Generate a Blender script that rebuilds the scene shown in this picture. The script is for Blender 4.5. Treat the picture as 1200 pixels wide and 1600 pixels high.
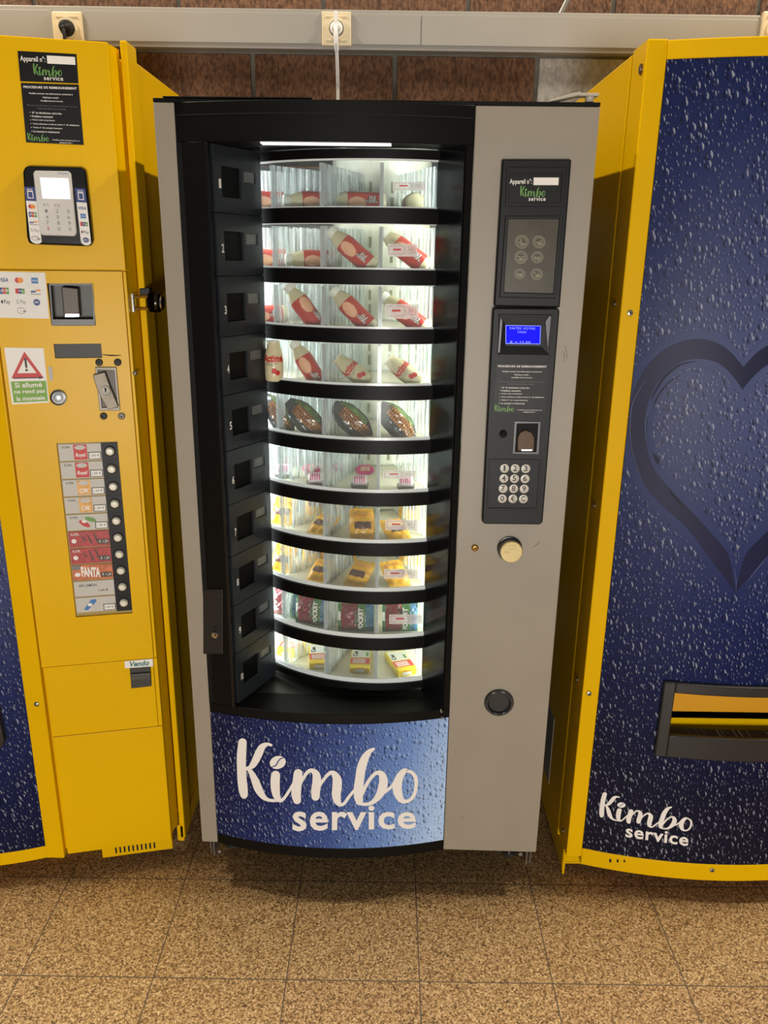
import bpy, bmesh, math, random
from mathutils import Vector, Matrix
random.seed(7)
for o in list(bpy.data.objects): bpy.data.objects.remove(o)
SC = bpy.context.scene
COL = SC.collection

# ------------------------------------------------------------------ camera
F_PX, CAM_Z = 1255.8, 1.5559
CA = Vector((0.99989162, 0.0056234, 0.01360611))      # camera right
CB = Vector((-0.01467085, 0.3033165, 0.95277692))     # camera up
CC = Vector((-0.00123089, 0.95287327, -0.30336613))   # camera forward
cam = bpy.data.cameras.new('camera'); camo = bpy.data.objects.new('camera', cam); COL.objects.link(camo)
camo.matrix_world = Matrix(((CA.x, CB.x, -CC.x, 0), (CA.y, CB.y, -CC.y, 0), (CA.z, CB.z, -CC.z, CAM_Z), (0, 0, 0, 1)))
cam.sensor_fit = 'VERTICAL'; cam.sensor_height = 24; cam.lens = F_PX/1600*24; cam.clip_start = .02
SC.camera = camo

# ------------------------------------------------------------------ light and exposure
SC.view_settings.view_transform = 'Standard'; SC.view_settings.look = 'None'
SC.view_settings.gamma = 1; SC.view_settings.exposure = 0.0
SC.view_settings.use_curve_mapping = False
wd = bpy.data.worlds.new('world'); SC.world = wd; wd.use_nodes = True
wd.node_tree.nodes['Background'].inputs[0].default_value = (1.0, .95, .88, 1)
wd.node_tree.nodes['Background'].inputs[1].default_value = 0.10
def area(name, loc, target, sx, sy, power, col, parent=None, spread=180):
    l = bpy.data.lights.new(name, 'AREA'); l.shape = 'RECTANGLE'; l.size = sx; l.size_y = sy
    l.energy = power; l.color = col; l.spread = math.radians(spread)
    o = bpy.data.objects.new(name, l); COL.objects.link(o)
    d = Vector(target)-Vector(loc)
    o.location = loc; o.rotation_euler = d.to_track_quat('-Z', 'Y').to_euler()
    if parent: o.parent = parent
    return o
for cx_ in (-2.1, 2.1): area('ceiling_light', (cx_, 1.71, 4.1), (cx_*.35, 1.65, 0), .8, .10, 105, (1.0, .88, .68))
area('low_fill_light', (0.2, -3.9, .55), (0, 1.7, 1.0), 1.3, .9, 172, (1.0, .965, .92))  # added unseen low fill behind the camera, brightens the machine fronts

# ------------------------------------------------------------------ pixel -> place helpers
CAM = Vector((0, 0, CAM_Z))
def ray(u, v): return (u-600)/F_PX*CA - (v-800)/F_PX*CB + CC
class Plane:
    """vertical plane through O whose x axis is turned by yaw; off moves it towards the viewer"""
    def __init__(s, O, yaw=0.0):
        s.O = Vector(O); s.ex = Vector((math.cos(yaw), math.sin(yaw), 0)); s.nn = Vector((math.sin(yaw), -math.cos(yaw), 0)); s.ez = Vector((0, 0, 1))
    def p(s, u, v, off=0):
        d = ray(u, v); t = ((s.O+s.nn*off-CAM).dot(s.nn))/d.dot(s.nn); return CAM+d*t
    def xz(s, u, v, off=0):
        q = s.p(u, v, off)-s.O; return q.dot(s.ex), q.z
    def w(s, x, y, z): return s.O+s.ex*x-s.nn*y+Vector((0, 0, z))
    def axes(s, u, v): return s.ex, s.ez, s.nn
class Curved(Plane):
    def __init__(s, O, yaw, fy): super().__init__(O, yaw); s.fy = fy
    def p(s, u, v, off=0):
        y = 0.0
        for _ in range(8):
            q = Plane.p(s, u, v, -y+off) ; x = (q-s.O).dot(s.ex); y = s.fy(x)
        return Plane.p(s, u, v, -y+off)
    def axes(s, u, v):
        q = s.p(u, v); x = (q-s.O).dot(s.ex); g = (s.fy(x+.001)-s.fy(x-.001))/.002
        ex = (s.ex-s.nn*g).normalized(); nn = (s.nn+s.ex*g).normalized(); return ex, s.ez, nn

# ------------------------------------------------------------------ materials
def lin(c): return tuple((x/255/12.92 if x/255 <= .04045 else ((x/255+.055)/1.055)**2.4) for x in c)+(1,)
MATS = {}
def M(name, rgb, rough=.5, metal=0, spec=.5, coat=0, var=.0, scale=8, bump=0, bscale=200, emit=0, alpha=1, stretch=(1, 1, 1)):
    if name in MATS: return MATS[name]
    m = bpy.data.materials.new(name); m.use_nodes = True; MATS[name] = m
    nt = m.node_tree; N = nt.nodes; L = nt.links; b = N['Principled BSDF']
    c = lin(rgb)
    b.inputs['Base Color'].default_value = c; b.inputs['Roughness'].default_value = rough
    b.inputs['Metallic'].default_value = metal; b.inputs['Specular IOR Level'].default_value = spec
    b.inputs['Coat Weight'].default_value = coat; b.inputs['Coat Roughness'].default_value = .12
    b.inputs['Alpha'].default_value = alpha
    tc = N.new('ShaderNodeTexCoord'); mp = N.new('ShaderNodeMapping'); mp.inputs['Scale'].default_value = stretch
    L.new(tc.outputs['Object'], mp.inputs['Vector'])
    if var:
        n = N.new('ShaderNodeTexNoise'); n.inputs['Scale'].default_value = scale; n.inputs['Detail'].default_value = 4
        L.new(mp.outputs[0], n.inputs['Vector'])
        r = N.new('ShaderNodeValToRGB'); r.color_ramp.elements[0].position = .3; r.color_ramp.elements[1].position = .7
        r.color_ramp.elements[0].color = tuple(x*(1-var) for x in c[:3])+(1,)
        r.color_ramp.elements[1].color = tuple(min(1, x*(1+var)) for x in c[:3])+(1,)
        L.new(n.outputs['Fac'], r.inputs[0]); L.new(r.outputs[0], b.inputs['Base Color'])
    if bump:
        n2 = N.new('ShaderNodeTexNoise'); n2.inputs['Scale'].default_value = bscale; n2.inputs['Detail'].default_value = 3
        L.new(mp.outputs[0], n2.inputs['Vector'])
        bp = N.new('ShaderNodeBump'); bp.inputs['Strength'].default_value = bump; bp.inputs['Distance'].default_value = .002
        L.new(n2.outputs['Fac'], bp.inputs['Height']); L.new(bp.outputs[0], b.inputs['Normal'])
    if emit:
        b.inputs['Emission Color'].default_value = c; b.inputs['Emission Strength'].default_value = emit
    return m

def clear(name, tint, opac, rough=.08, ribs=0, rib_axis=0):
    """clear moulded plastic: mostly see-through, a little gloss and white body"""
    if name in MATS: return MATS[name]
    m = bpy.data.materials.new(name); m.use_nodes = True; MATS[name] = m
    nt = m.node_tree; N = nt.nodes; L = nt.links; N.clear()
    out = N.new('ShaderNodeOutputMaterial'); t = N.new('ShaderNodeBsdfTransparent'); t.inputs[0].default_value = (.97, .985, .98, 1)
    g = N.new('ShaderNodeBsdfPrincipled'); g.inputs['Base Color'].default_value = lin(tint); g.inputs['Roughness'].default_value = rough
    mx = N.new('ShaderNodeMixShader'); L.new(t.outputs[0], mx.inputs[1]); L.new(g.outputs[0], mx.inputs[2])
    if ribs:
        tc = N.new('ShaderNodeTexCoord'); mp = N.new('ShaderNodeMapping'); mp.inputs['Scale'].default_value = (ribs, ribs, ribs*.03)
        n = N.new('ShaderNodeTexNoise'); n.inputs['Scale'].default_value = 1; n.inputs['Detail'].default_value = 2
        r = N.new('ShaderNodeValToRGB'); r.color_ramp.elements[0].position = .45; r.color_ramp.elements[1].position = .62
        r.color_ramp.elements[0].color = (opac*.3,)*3+(1,); r.color_ramp.elements[1].color = (min(1, opac*2.2),)*3+(1,)
        L.new(tc.outputs['Object'], mp.inputs[0]); L.new(mp.outputs[0], n.inputs[0]); L.new(n.outputs['Fac'], r.inputs[0]); L.new(r.outputs[0], mx.inputs[0])
    else: mx.inputs[0].default_value = opac
    L.new(mx.outputs[0], out.inputs[0]); return m

def drops_material(name, stops, mode, origin, drops=True, hl=(200, 215, 240), scale=62, span=1.0, hstr=.9, rough=.38, hth=.25, rs=1.0):
    """printed picture of water drops on blue; the blue varies over the panel"""
    m = bpy.data.materials.new(name); m.use_nodes = True; MATS[name] = m
    nt = m.node_tree; N = nt.nodes; L = nt.links; b = N['Principled BSDF']; b.inputs['Roughness'].default_value = rough; b.inputs['Specular IOR Level'].default_value = .12
    def mt(op, a, c=None, clampv=False):
        n = N.new('ShaderNodeMath'); n.operation = op; n.use_clamp = clampv
        for i, x in enumerate((a, c)):
            if x is None: continue
            if isinstance(x, (int, float)): n.inputs[i].default_value = x
            else: L.new(x, n.inputs[i])
        return n.outputs[0]
    tc = N.new('ShaderNodeTexCoord'); sp = N.new('ShaderNodeSeparateXYZ'); L.new(tc.outputs['Object'], sp.inputs[0])
    X = mt('SUBTRACT', sp.outputs[0], origin[0]); Z = mt('SUBTRACT', sp.outputs[2], origin[1])
    if mode == 'linear':
        f = mt('DIVIDE', mt('SUBTRACT', X, mt('MULTIPLY', Z, .22)), span)
    else:
        f = mt('DIVIDE', mt('SQRT', mt('ADD', mt('MULTIPLY', X, X), mt('MULTIPLY', mt('MULTIPLY', Z, Z), .42))), span)
    ramp = N.new('ShaderNodeValToRGB'); cr = ramp.color_ramp
    while len(cr.elements) < len(stops): cr.elements.new(.5)
    for e, (p, c) in zip(cr.elements, stops): e.position = p; e.color = lin(c)
    L.new(f, ramp.inputs[0]); col = ramp.outputs[0]
    if drops:
        for k, (sc, rmin, rmax) in enumerate(((scale*1.8, .12*rs, .44*rs), (scale, .08*rs, .46*rs))):
            cb = N.new('ShaderNodeCombineXYZ'); L.new(mt('MULTIPLY', X, sc*1.15), cb.inputs[0]); L.new(mt('MULTIPLY', Z, sc*.82), cb.inputs[1]); cb.inputs[2].default_value = 0
            vo = N.new('ShaderNodeTexVoronoi'); vo.voronoi_dimensions = '2D'; vo.inputs['Scale'].default_value = 1; vo.inputs['Randomness'].default_value = 1
            L.new(cb.outputs[0], vo.inputs['Vector'])
            cs = N.new('ShaderNodeSeparateColor'); L.new(vo.outputs['Color'], cs.inputs[0])
            rad = mt('ADD', mt('MULTIPLY', mt('POWER', cs.outputs[0], 1.15), rmax-rmin), rmin)
            ins = mt('MULTIPLY', mt('SUBTRACT', rad, vo.outputs['Distance']), 14, True)
            sb = N.new('ShaderNodeVectorMath'); sb.operation = 'SUBTRACT'; L.new(cb.outputs[0], sb.inputs[0]); L.new(vo.outputs['Position'], sb.inputs[1])
            dt = N.new('ShaderNodeVectorMath'); dt.operation = 'DOT_PRODUCT'; L.new(sb.outputs[0], dt.inputs[0]); dt.inputs[1].default_value = (.86, .35, 0)
            q = mt('DIVIDE', dt.outputs['Value'], rad)
            hi = mt('MULTIPLY', ins, mt('MULTIPLY', mt('SUBTRACT', q, hth), 3.2, True)); sh = mt('MULTIPLY', ins, mt('MULTIPLY', mt('SUBTRACT', -.15 if False else mt('MULTIPLY', q, -1), .18), 2.4, True))
            m1 = N.new('ShaderNodeMixRGB'); L.new(mt('MULTIPLY', sh, .9), m1.inputs[0]); L.new(col, m1.inputs[1]); m1.inputs[2].default_value = lin((8, 12, 34))
            m2 = N.new('ShaderNodeMixRGB'); L.new(mt('MULTIPLY', hi, hstr), m2.inputs[0]); L.new(m1.outputs[0], m2.inputs[1])
            hm = N.new('ShaderNodeMixRGB'); hm.inputs[0].default_value = .45; L.new(col, hm.inputs[1]); hm.inputs[2].default_value = lin(hl)
            L.new(hm.outputs[0], m2.inputs[2]); col = m2.outputs[0]
    L.new(col, b.inputs['Base Color']); return m

# ------------------------------------------------------------------ object helpers
def B(): return bmesh.new()
def obj(name, bm, mats, parent=None, bevel=0, smooth=False, label=None, kind=None, world=True, segs=2):
    me = bpy.data.meshes.new(name)
    if smooth is not None:
        bmesh.ops.recalc_face_normals(bm, faces=bm.faces) if smooth != 'keep' else None
    bm.to_mesh(me); bm.free()
    if not isinstance(mats, (list, tuple)): mats = [mats]
    for m in mats: me.materials.append(m)
    o = bpy.data.objects.new(name, me); COL.objects.link(o)
    if parent:
        o.parent = parent
        if world:
            r = parent
            me.transform(ROOTM[r.name].inverted())
            ROOTM[o.name] = ROOTM[r.name]
    else: ROOTM[o.name] = Matrix.Identity(4)
    if smooth:
        for p in me.polygons: p.use_smooth = True
        if smooth != 'all':
            me.set_sharp_from_angle(angle=math.radians(35))
    if bevel:
        md = o.modifiers.new('bevel', 'BEVEL'); md.width = bevel; md.segments = segs; md.limit_method = 'ANGLE'; md.angle_limit = math.radians(40)
    if label: o['label'] = label
    if kind: o['kind'] = kind
    return o
ROOTM = {}
def thing(name, label, cat, loc=(0, 0, 0), rz=0, group=None, rot=None):
    o = bpy.data.objects.new(name, None); COL.objects.link(o); o.empty_display_size = .05
    o.location = loc; o.rotation_euler = rot if rot else (0, 0, rz)
    ROOTM[o.name] = Matrix.Translation(Vector(loc)) @ (o.rotation_euler.to_matrix().to_4x4())
    o['label'] = label; o['category'] = cat
    if group: o['group'] = group
    return o
def tag(o, label, cat, group=None):
    o['label'] = label; o['category'] = cat
    if group: o['group'] = group
    return o
def quad(bm, a, b, c, d, mi=0):
    f = bm.faces.new([bm.verts.new(x) for x in (a, b, c, d)]); f.material_index = mi; return f
def box(bm, P, x0, x1, y0, y1, z0, z1, mi=0):
    """box in the local frame of plane P (x right, y into the wall, z up)"""
    v = [bm.verts.new(P.w(x, y, z)) for z in (z0, z1) for y in (y0, y1) for x in (x0, x1)]
    for q in ((0, 1, 3, 2), (4, 6, 7, 5), (0, 4, 5, 1), (2, 3, 7, 6), (0, 2, 6, 4), (1, 5, 7, 3)):
        bm.faces.new([v[i] for i in q]).material_index = mi
WORLD = Plane((0, 0, 0), 0)
def prism(bm, S, pts, t0, t1, mi=0):
    f = [bm.verts.new(S.p(u, v, 0)+S.axes(u, v)[2]*t1) for u, v in pts]; k = [bm.verts.new(S.p(u, v, 0)+S.axes(u, v)[2]*t0) for u, v in pts]
    n = len(pts)
    bm.faces.new(f).material_index = mi; bm.faces.new(k[::-1]).material_index = mi
    for i in range(n): bm.faces.new((f[i], k[i], k[(i+1) % n], f[(i+1) % n])).material_index = mi
def rect(u0, v0, u1, v1): return [(u0, v0), (u1, v0), (u1, v1), (u0, v1)]
def frame(bm, S, outer, inner, t0, t1, mi=0, ti=None):
    ti = t1 if ti is None else ti
    n = len(outer)
    def P(q, t): return [bm.verts.new(S.p(u, v)+S.axes(u, v)[2]*t) for u, v in q]
    of, ok, jf, jk = P(outer, t1), P(outer, t0), P(inner, ti), P(inner, t0)
    for i in range(n):
        j = (i+1) % n
        for q in ((of[i], of[j], jf[j], jf[i]), (of[i], ok[i], ok[j], of[j]), (jf[i], jf[j], jk[j], jk[i]), (ok[i], jk[i], jk[j], ok[j])):
            bm.faces.new(q).material_index = mi
def lathe(bm, C, ax, up, prof, seg=24, mi=0, a0=0, a1=2*math.pi):
    """profile [(radius, height along ax)] about axis ax through C"""
    ax = Vector(ax).normalized(); e1 = Vector(up)-ax*Vector(up).dot(ax); e1.normalize(); e2 = ax.cross(e1)
    full = abs(a1-a0-2*math.pi) < 1e-6; ns = seg if full else seg+1
    rows = []
    for r, h in prof:
        rows.append([bm.verts.new(Vector(C)+ax*h+(e1*math.cos(a0+(a1-a0)*k/seg)+e2*math.sin(a0+(a1-a0)*k/seg))*max(r, 1e-5)) for k in range(ns)])
    for i in range(len(rows)-1):
        for k in range(seg):
            j = (k+1) % ns
            bm.faces.new((rows[i][k], rows[i][j], rows[i+1][j], rows[i+1][k])).material_index = mi
    return rows
def disc(bm, S, u, v, r, t0, t1, seg=24, mi=0, dome=0):
    C = S.p(u, v); ex, ez, nn = S.axes(u, v)
    prof = [(0, t0), (r, t0), (r, t1)] + ([(r*.7, t1+dome*.6), (r*.35, t1+dome*.92), (0, t1+dome)] if dome else [(0, t1)])
    lathe(bm, C, nn, ez, prof, seg, mi)
def ringd(bm, S, u, v, r0, r1, t0, t1, seg=28, mi=0):
    C = S.p(u, v); ex, ez, nn = S.axes(u, v)
    lathe(bm, C, nn, ez, [(r0, t0), (r1, t0), (r1, t1), (r1*.96+r0*.04, t1+.0004), (r0, t1), (r0, t0)], seg, mi)
def tube(bm, pts, r, seg=10, mi=0):
    pts = [Vector(p) for p in pts]; rows = []
    for i, p in enumerate(pts):
        d = (pts[min(i+1, len(pts)-1)]-pts[max(i-1, 0)]).normalized()
        up = Vector((0, 0, 1)) if abs(d.z) < .9 else Vector((1, 0, 0))
        a = d.cross(up).normalized(); b = d.cross(a)
        rr = r[i] if isinstance(r, (list, tuple)) else r
        rows.append([bm.verts.new(p+(a*math.cos(2*math.pi*k/seg)+b*math.sin(2*math.pi*k/seg))*rr) for k in range(seg)])
    for i in range(len(rows)-1):
        for k in range(seg): bm.faces.new((rows[i][k], rows[i][(k+1) % seg], rows[i+1][(k+1) % seg], rows[i+1][k])).material_index = mi
    bm.faces.new(rows[0]).material_index = mi; bm.faces.new(rows[-1][::-1]).material_index = mi
def bil(Q, s, t):
    (a, b), (c, d), (e, f), (g, h) = Q   # TL TR BR BL
    return ((a*(1-s)+c*s)*(1-t)+(g*(1-s)+e*s)*t, (b*(1-s)+d*s)*(1-t)+(h*(1-s)+f*s)*t)
TXT = {}
def glyphs(body, bold=0.0, shear=0, space=1.0):
    k = (body, bold, shear, space)
    if k in TXT: return TXT[k]
    cu = bpy.data.curves.new('t', 'FONT'); cu.body = body; cu.offset = bold; cu.shear = shear; cu.resolution_u = 3; cu.fill_mode = 'FRONT'; cu.space_character = space
    o = bpy.data.objects.new('t', cu); COL.objects.link(o); dg = bpy.context.evaluated_depsgraph_get(); dg.update()
    me = bpy.data.meshes.new_from_object(o.evaluated_get(dg))
    vs = [(v.co.x, v.co.y) for v in me.vertices]; fs = [tuple(p.vertices) for p in me.polygons]
    bpy.data.objects.remove(o); bpy.data.curves.remove(cu); bpy.data.meshes.remove(me)
    x0 = min(v[0] for v in vs); x1 = max(v[0] for v in vs); y0 = min(v[1] for v in vs); y1 = max(v[1] for v in vs)
    vs = [((x-x0)/max(x1-x0, 1e-6), 1-(y-y0)/max(y1-y0, 1e-6)) for x, y in vs]
    TXT[k] = (vs, fs); return TXT[k]
def text(bm, body, S, Q, bx=(0, 0, 1, 1), off=.0006, bold=.0, mi=0, shear=0, rot=False, space=1.0):
    """the ink box of the text fills box bx (s0,t0,s1,t1) of the quad Q of photo pixels on surface S"""
    vs, fs = glyphs(body, bold, shear, space); s0, t0, s1, t1 = bx; V = []
    for x, y in vs:
        if rot: x, y = y, 1-x
        u, v = bil(Q, s0+(s1-s0)*x, t0+(t1-t0)*y); V.append(bm.verts.new(S.p(u, v, off)))
    for f in fs:
        try: bm.faces.new([V[i] for i in f]).material_index = mi
        except ValueError: pass
def patch(bm, S, Q, bx, off, mi=0, n=1):
    """flat printed patch (a slightly raised film)"""
    s0, t0, s1, t1 = bx
    for i in range(n):
        a = s0+(s1-s0)*i/n; b = s0+(s1-s0)*(i+1)/n
        quad(bm, *[S.p(*bil(Q, s, t), off) for s, t in ((a, t0), (b, t0), (b, t1), (a, t1))], mi)
def oval(bm, S, Q, cx, cy, rx, ry, off, mi=0, seg=20, rot=0):
    vs = []
    for k in range(seg):
        a = 2*math.pi*k/seg; x = math.cos(a)*rx; y = math.sin(a)*ry
        vs.append(bm.verts.new(S.p(*bil(Q, cx+x*math.cos(rot)-y*math.sin(rot), cy+x*math.sin(rot)+y*math.cos(rot)), off)))
    bm.faces.new(vs).material_index = mi
def crom(pts, n=6):
    out = []; P = [pts[0]]+list(pts)+[pts[-1]]
    for i in range(1, len(P)-2):
        for k in range(n):
            t = k/n
            out.append(tuple(.5*((2*P[i][j])+(-P[i-1][j]+P[i+1][j])*t+(2*P[i-1][j]-5*P[i][j]+4*P[i+1][j]-P[i+2][j])*t*t+(-P[i-1][j]+3*P[i][j]-3*P[i+1][j]+P[i+2][j])*t**3) for j in range(len(pts[0]))))
    out.append(tuple(pts[-1])); return out
def ribbon(bm, mapf, pts, off, mi=0, n=6, caps=True, wk=1.0):
    """brush stroke through (x, y, width); mapf(x, y, off) gives the place"""
    c = crom(pts, n); prev = None
    for i, (x, y, w) in enumerate(c):
        w = max(w, 1)*wk
        a = c[max(i-1, 0)]; b = c[min(i+1, len(c)-1)]; dx, dy = b[0]-a[0], b[1]-a[1]; l = math.hypot(dx, dy) or 1
        nx, ny = -dy/l*w/2, dx/l*w/2
        cur = (bm.verts.new(mapf(x+nx, y+ny, off)), bm.verts.new(mapf(x-nx, y-ny, off)))
        if prev:
            try: bm.faces.new((prev[0], prev[1], cur[1], cur[0])).material_index = mi
            except ValueError: pass
        prev = cur
        off += 2e-7
    if caps:
        for (x, y, w), s in ((c[0], 1), (c[-1], -1)):
            w = max(w, 1)*wk
            bm.faces.new([bm.verts.new(mapf(x+math.cos(2*math.pi*k/14)*w/2, y+math.sin(2*math.pi*k/14)*w/2, off+1e-6)) for k in range(14)]).material_index = mi

# hand lettering of the shop name, strokes in photo pixels of the large panel
def A1(l): return [(360+x/7.5, 1140+y/7.5, w/7.5) for x, y, w in l]
def A2(l): return [(500+x/7.0588, 1150+y/7.0588, w/7.0588) for x, y, w in l]
KIMBO = [A1([(142, 150, 98), (130, 300, 108), (130, 450, 106), (138, 600, 108), (150, 700, 106), (160, 765, 88)]),
         A1([(478, 182, 30), (430, 172, 42), (372, 205, 78), (335, 275, 92), (300, 350, 88), (262, 415, 74), (215, 455, 42), (190, 462, 34)]),
         A1([(205, 450, 40), (250, 515, 62), (292, 605, 90), (330, 700, 94), (385, 785, 66), (440, 822, 40), (500, 832, 36), (545, 832, 30)]),
         A1([(530, 535, 106), (524, 620, 108), (530, 720, 100), (550, 795, 76), (592, 832, 42), (632, 800, 34), (682, 728, 34), (735, 635, 30)]),
         A1([(794, 515, 104), (780, 640, 110), (770, 750, 112), (782, 828, 92)]),
         A1([(815, 650, 30), (860, 560, 36), (912, 492, 42), (962, 482, 54), (1006, 530, 90), (1012, 620, 104), (1000, 710, 106), (998, 785, 96)]),
         A1([(1035, 690, 28), (1078, 605, 36), (1140, 532, 36), (1185, 500, 38)])[:3]+A2([(60, 452, 38), (112, 408, 42), (155, 418, 66), (188, 480, 98), (188, 560, 104), (180, 650, 98), (195, 722, 78), (228, 757, 42), (268, 742, 34), (322, 668, 34), (385, 590, 30)]),
         A2([(592, 142, 30), (540, 178, 58), (492, 250, 88), (455, 360, 100), (440, 460, 100), (425, 580, 104), (425, 670, 100), (436, 725, 78)]),
         A2([(468, 640, 32), (510, 542, 38), (562, 462, 38), (620, 408, 42), (675, 420, 72), (700, 485, 94), (690, 565, 98), (655, 650, 82), (600, 715, 54), (540, 748, 40), (470, 752, 34), (410, 738, 30)]),
         A2([(680, 640, 40), (740, 600, 34), (800, 545, 34), (842, 478, 44)]),
         A2([(960, 378, 34), (925, 388, 62), (880, 450, 84), (852, 540, 100), (858, 620, 98), (892, 698, 72), (940, 722, 42), (1000, 700, 38), (1045, 632, 38), (1060, 540, 40), (1052, 455, 44), (1012, 402, 38), (960, 385, 34)])]
KB = (370.0, 1153.0, 656.0, 1259.0)
BEAN = (360+555/7.5, 1140+385/7.5, 95/7.5, 76/7.5)
def kimbo(bm, S, Q, bx=(0, 0, 1, 1), off=.0008, mi=0, wk=1.0, bean=True, gap_mi=None):
    s0, t0, s1, t1 = bx
    def mf(x, y, o):
        return S.p(*bil(Q, s0+(s1-s0)*(x-KB[0])/(KB[2]-KB[0]), t0+(t1-t0)*(y-KB[1])/(KB[3]-KB[1])), o)
    for i, st in enumerate(KIMBO): ribbon(bm, mf, st, off+i*.00001, mi, 6, True, wk)
    cx, cy, rx, ry = BEAN; r = -.28
    vs = [bm.verts.new(mf(cx+math.cos(a)*rx*math.cos(r)-math.sin(a)*ry*math.sin(r), cy+math.cos(a)*rx*math.sin(r)+math.sin(a)*ry*math.cos(r), off)) for a in [2*math.pi*k/24 for k in range(24)]]
    bm.faces.new(vs).material_index = mi
    if gap_mi is not None:
        ribbon(bm, mf, [(cx-9.5, cy+7.5, 1.2), (cx-3, cy+4.5, 1.8), (cx+.5, cy-1.5, 1.8), (cx+4, cy-5.5, 1.6), (cx+10, cy-7.8, 1.2)], off+.0003, gap_mi, 4, False)
KQ = [(KB[0], KB[1]), (KB[2], KB[1]), (KB[2], KB[3]), (KB[0], KB[3])]

def holed(bm, P, x0, x1, z0, z1, holes, fy=lambda x: 0, nx=1, mi=0, depth=.03):
    """sheet following y=fy(x) with rectangular openings (x0,x1,z0,z1,depth) whose edges turn inwards"""
    xs = sorted(set([x0+(x1-x0)*i/nx for i in range(nx+1)]+[h[i] for h in holes for i in (0, 1)])); zs = sorted(set([z0, z1]+[h[i] for h in holes for i in (2, 3)]))
    def inh(x, z):
        for h in holes:
            if h[0] < x < h[1] and h[2] < z < h[3]: return h
    cell = {}
    for i in range(len(xs)-1):
        for j in range(len(zs)-1): cell[i, j] = inh((xs[i]+xs[i+1])/2, (zs[j]+zs[j+1])/2)
    for (i, j), h in cell.items():
        a, b, c, d = xs[i], xs[i+1], zs[j], zs[j+1]
        if not h: quad(bm, P.w(a, fy(a), c), P.w(b, fy(b), c), P.w(b, fy(b), d), P.w(a, fy(a), d), mi)
        for (ii, jj), (p, q) in (((i-1, j), ((a, c), (a, d))), ((i+1, j), ((b, c), (b, d))), ((i, j-1), ((a, c), (b, c))), ((i, j+1), ((a, d), (b, d)))):
            o = cell.get((ii, jj), 'out')
            if not h and (o == 'out' or o):
                dd = depth if o == 'out' else o[4]
                quad(bm, P.w(p[0], fy(p[0]), p[1]), P.w(q[0], fy(q[0]), q[1]), P.w(q[0], fy(q[0])+dd, q[1]), P.w(p[0], fy(p[0])+dd, p[1]), mi)
    bmesh.ops.remove_doubles(bm, verts=bm.verts, dist=1e-5)
def hole_px(S, u0, v0, u1, v1, depth):
    a = S.xz(u0, (v0+v1)/2)[0]; b = S.xz(u1, (v0+v1)/2)[0]; c = S.xz((u0+u1)/2, v1)[1]; d = S.xz((u0+u1)/2, v0)[1]
    return (a, b, c, d, depth)

# ------------------------------------------------------------------ shared materials
YEL = M('yellow_paint', (230, 182, 0), .32, spec=.14, var=.035, scale=3, bump=.06, bscale=260)
GREY = M('taupe_grey_paint', (150, 141, 125), .45, var=.05, scale=5, bump=.05, bscale=500)
BLK = M('black_plastic', (9, 9, 8), .45, var=.1, scale=12, spec=.14)
BLKG = M('gloss_black_plastic', (15, 16, 18), .18, spec=.4, var=.1, scale=9, bump=.05, bscale=14)
BLKM = M('module_black_plastic', (17, 18, 20), .42, spec=.2, var=.08, scale=20, bump=.05, bscale=600)
DARK = M('dark_void', (8, 8, 8), .8)
STEEL = M('brushed_steel', (128, 123, 114), .5, metal=.7, var=.12, scale=30)
CHROME = M('chrome', (205, 203, 198), .15, metal=1)
GALV = M('galvanised_steel', (150, 150, 148), .45, metal=.8, var=.15, scale=40)
BRASS = M('brass', (190, 150, 80), .3, metal=1, var=.1, scale=60)
WHITE = M('white_print', (238, 236, 230), .5)
CREAM = M('cream_print', (240, 236, 230), .5)
BLACKINK = M('black_ink', (18, 17, 18), .5)
GREENINK = M('green_ink', (96, 150, 66), .5)
REDINK = M('red_ink', (196, 44, 40), .5)
BLUEINK = M('blue_ink', (34, 56, 128), .5)
GREYINK = M('grey_ink', (120, 118, 116), .5)
SKYINK = M('light_blue_ink', (52, 118, 184), .5)
ORANGEINK = M('orange_ink', (236, 140, 40), .5)

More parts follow.
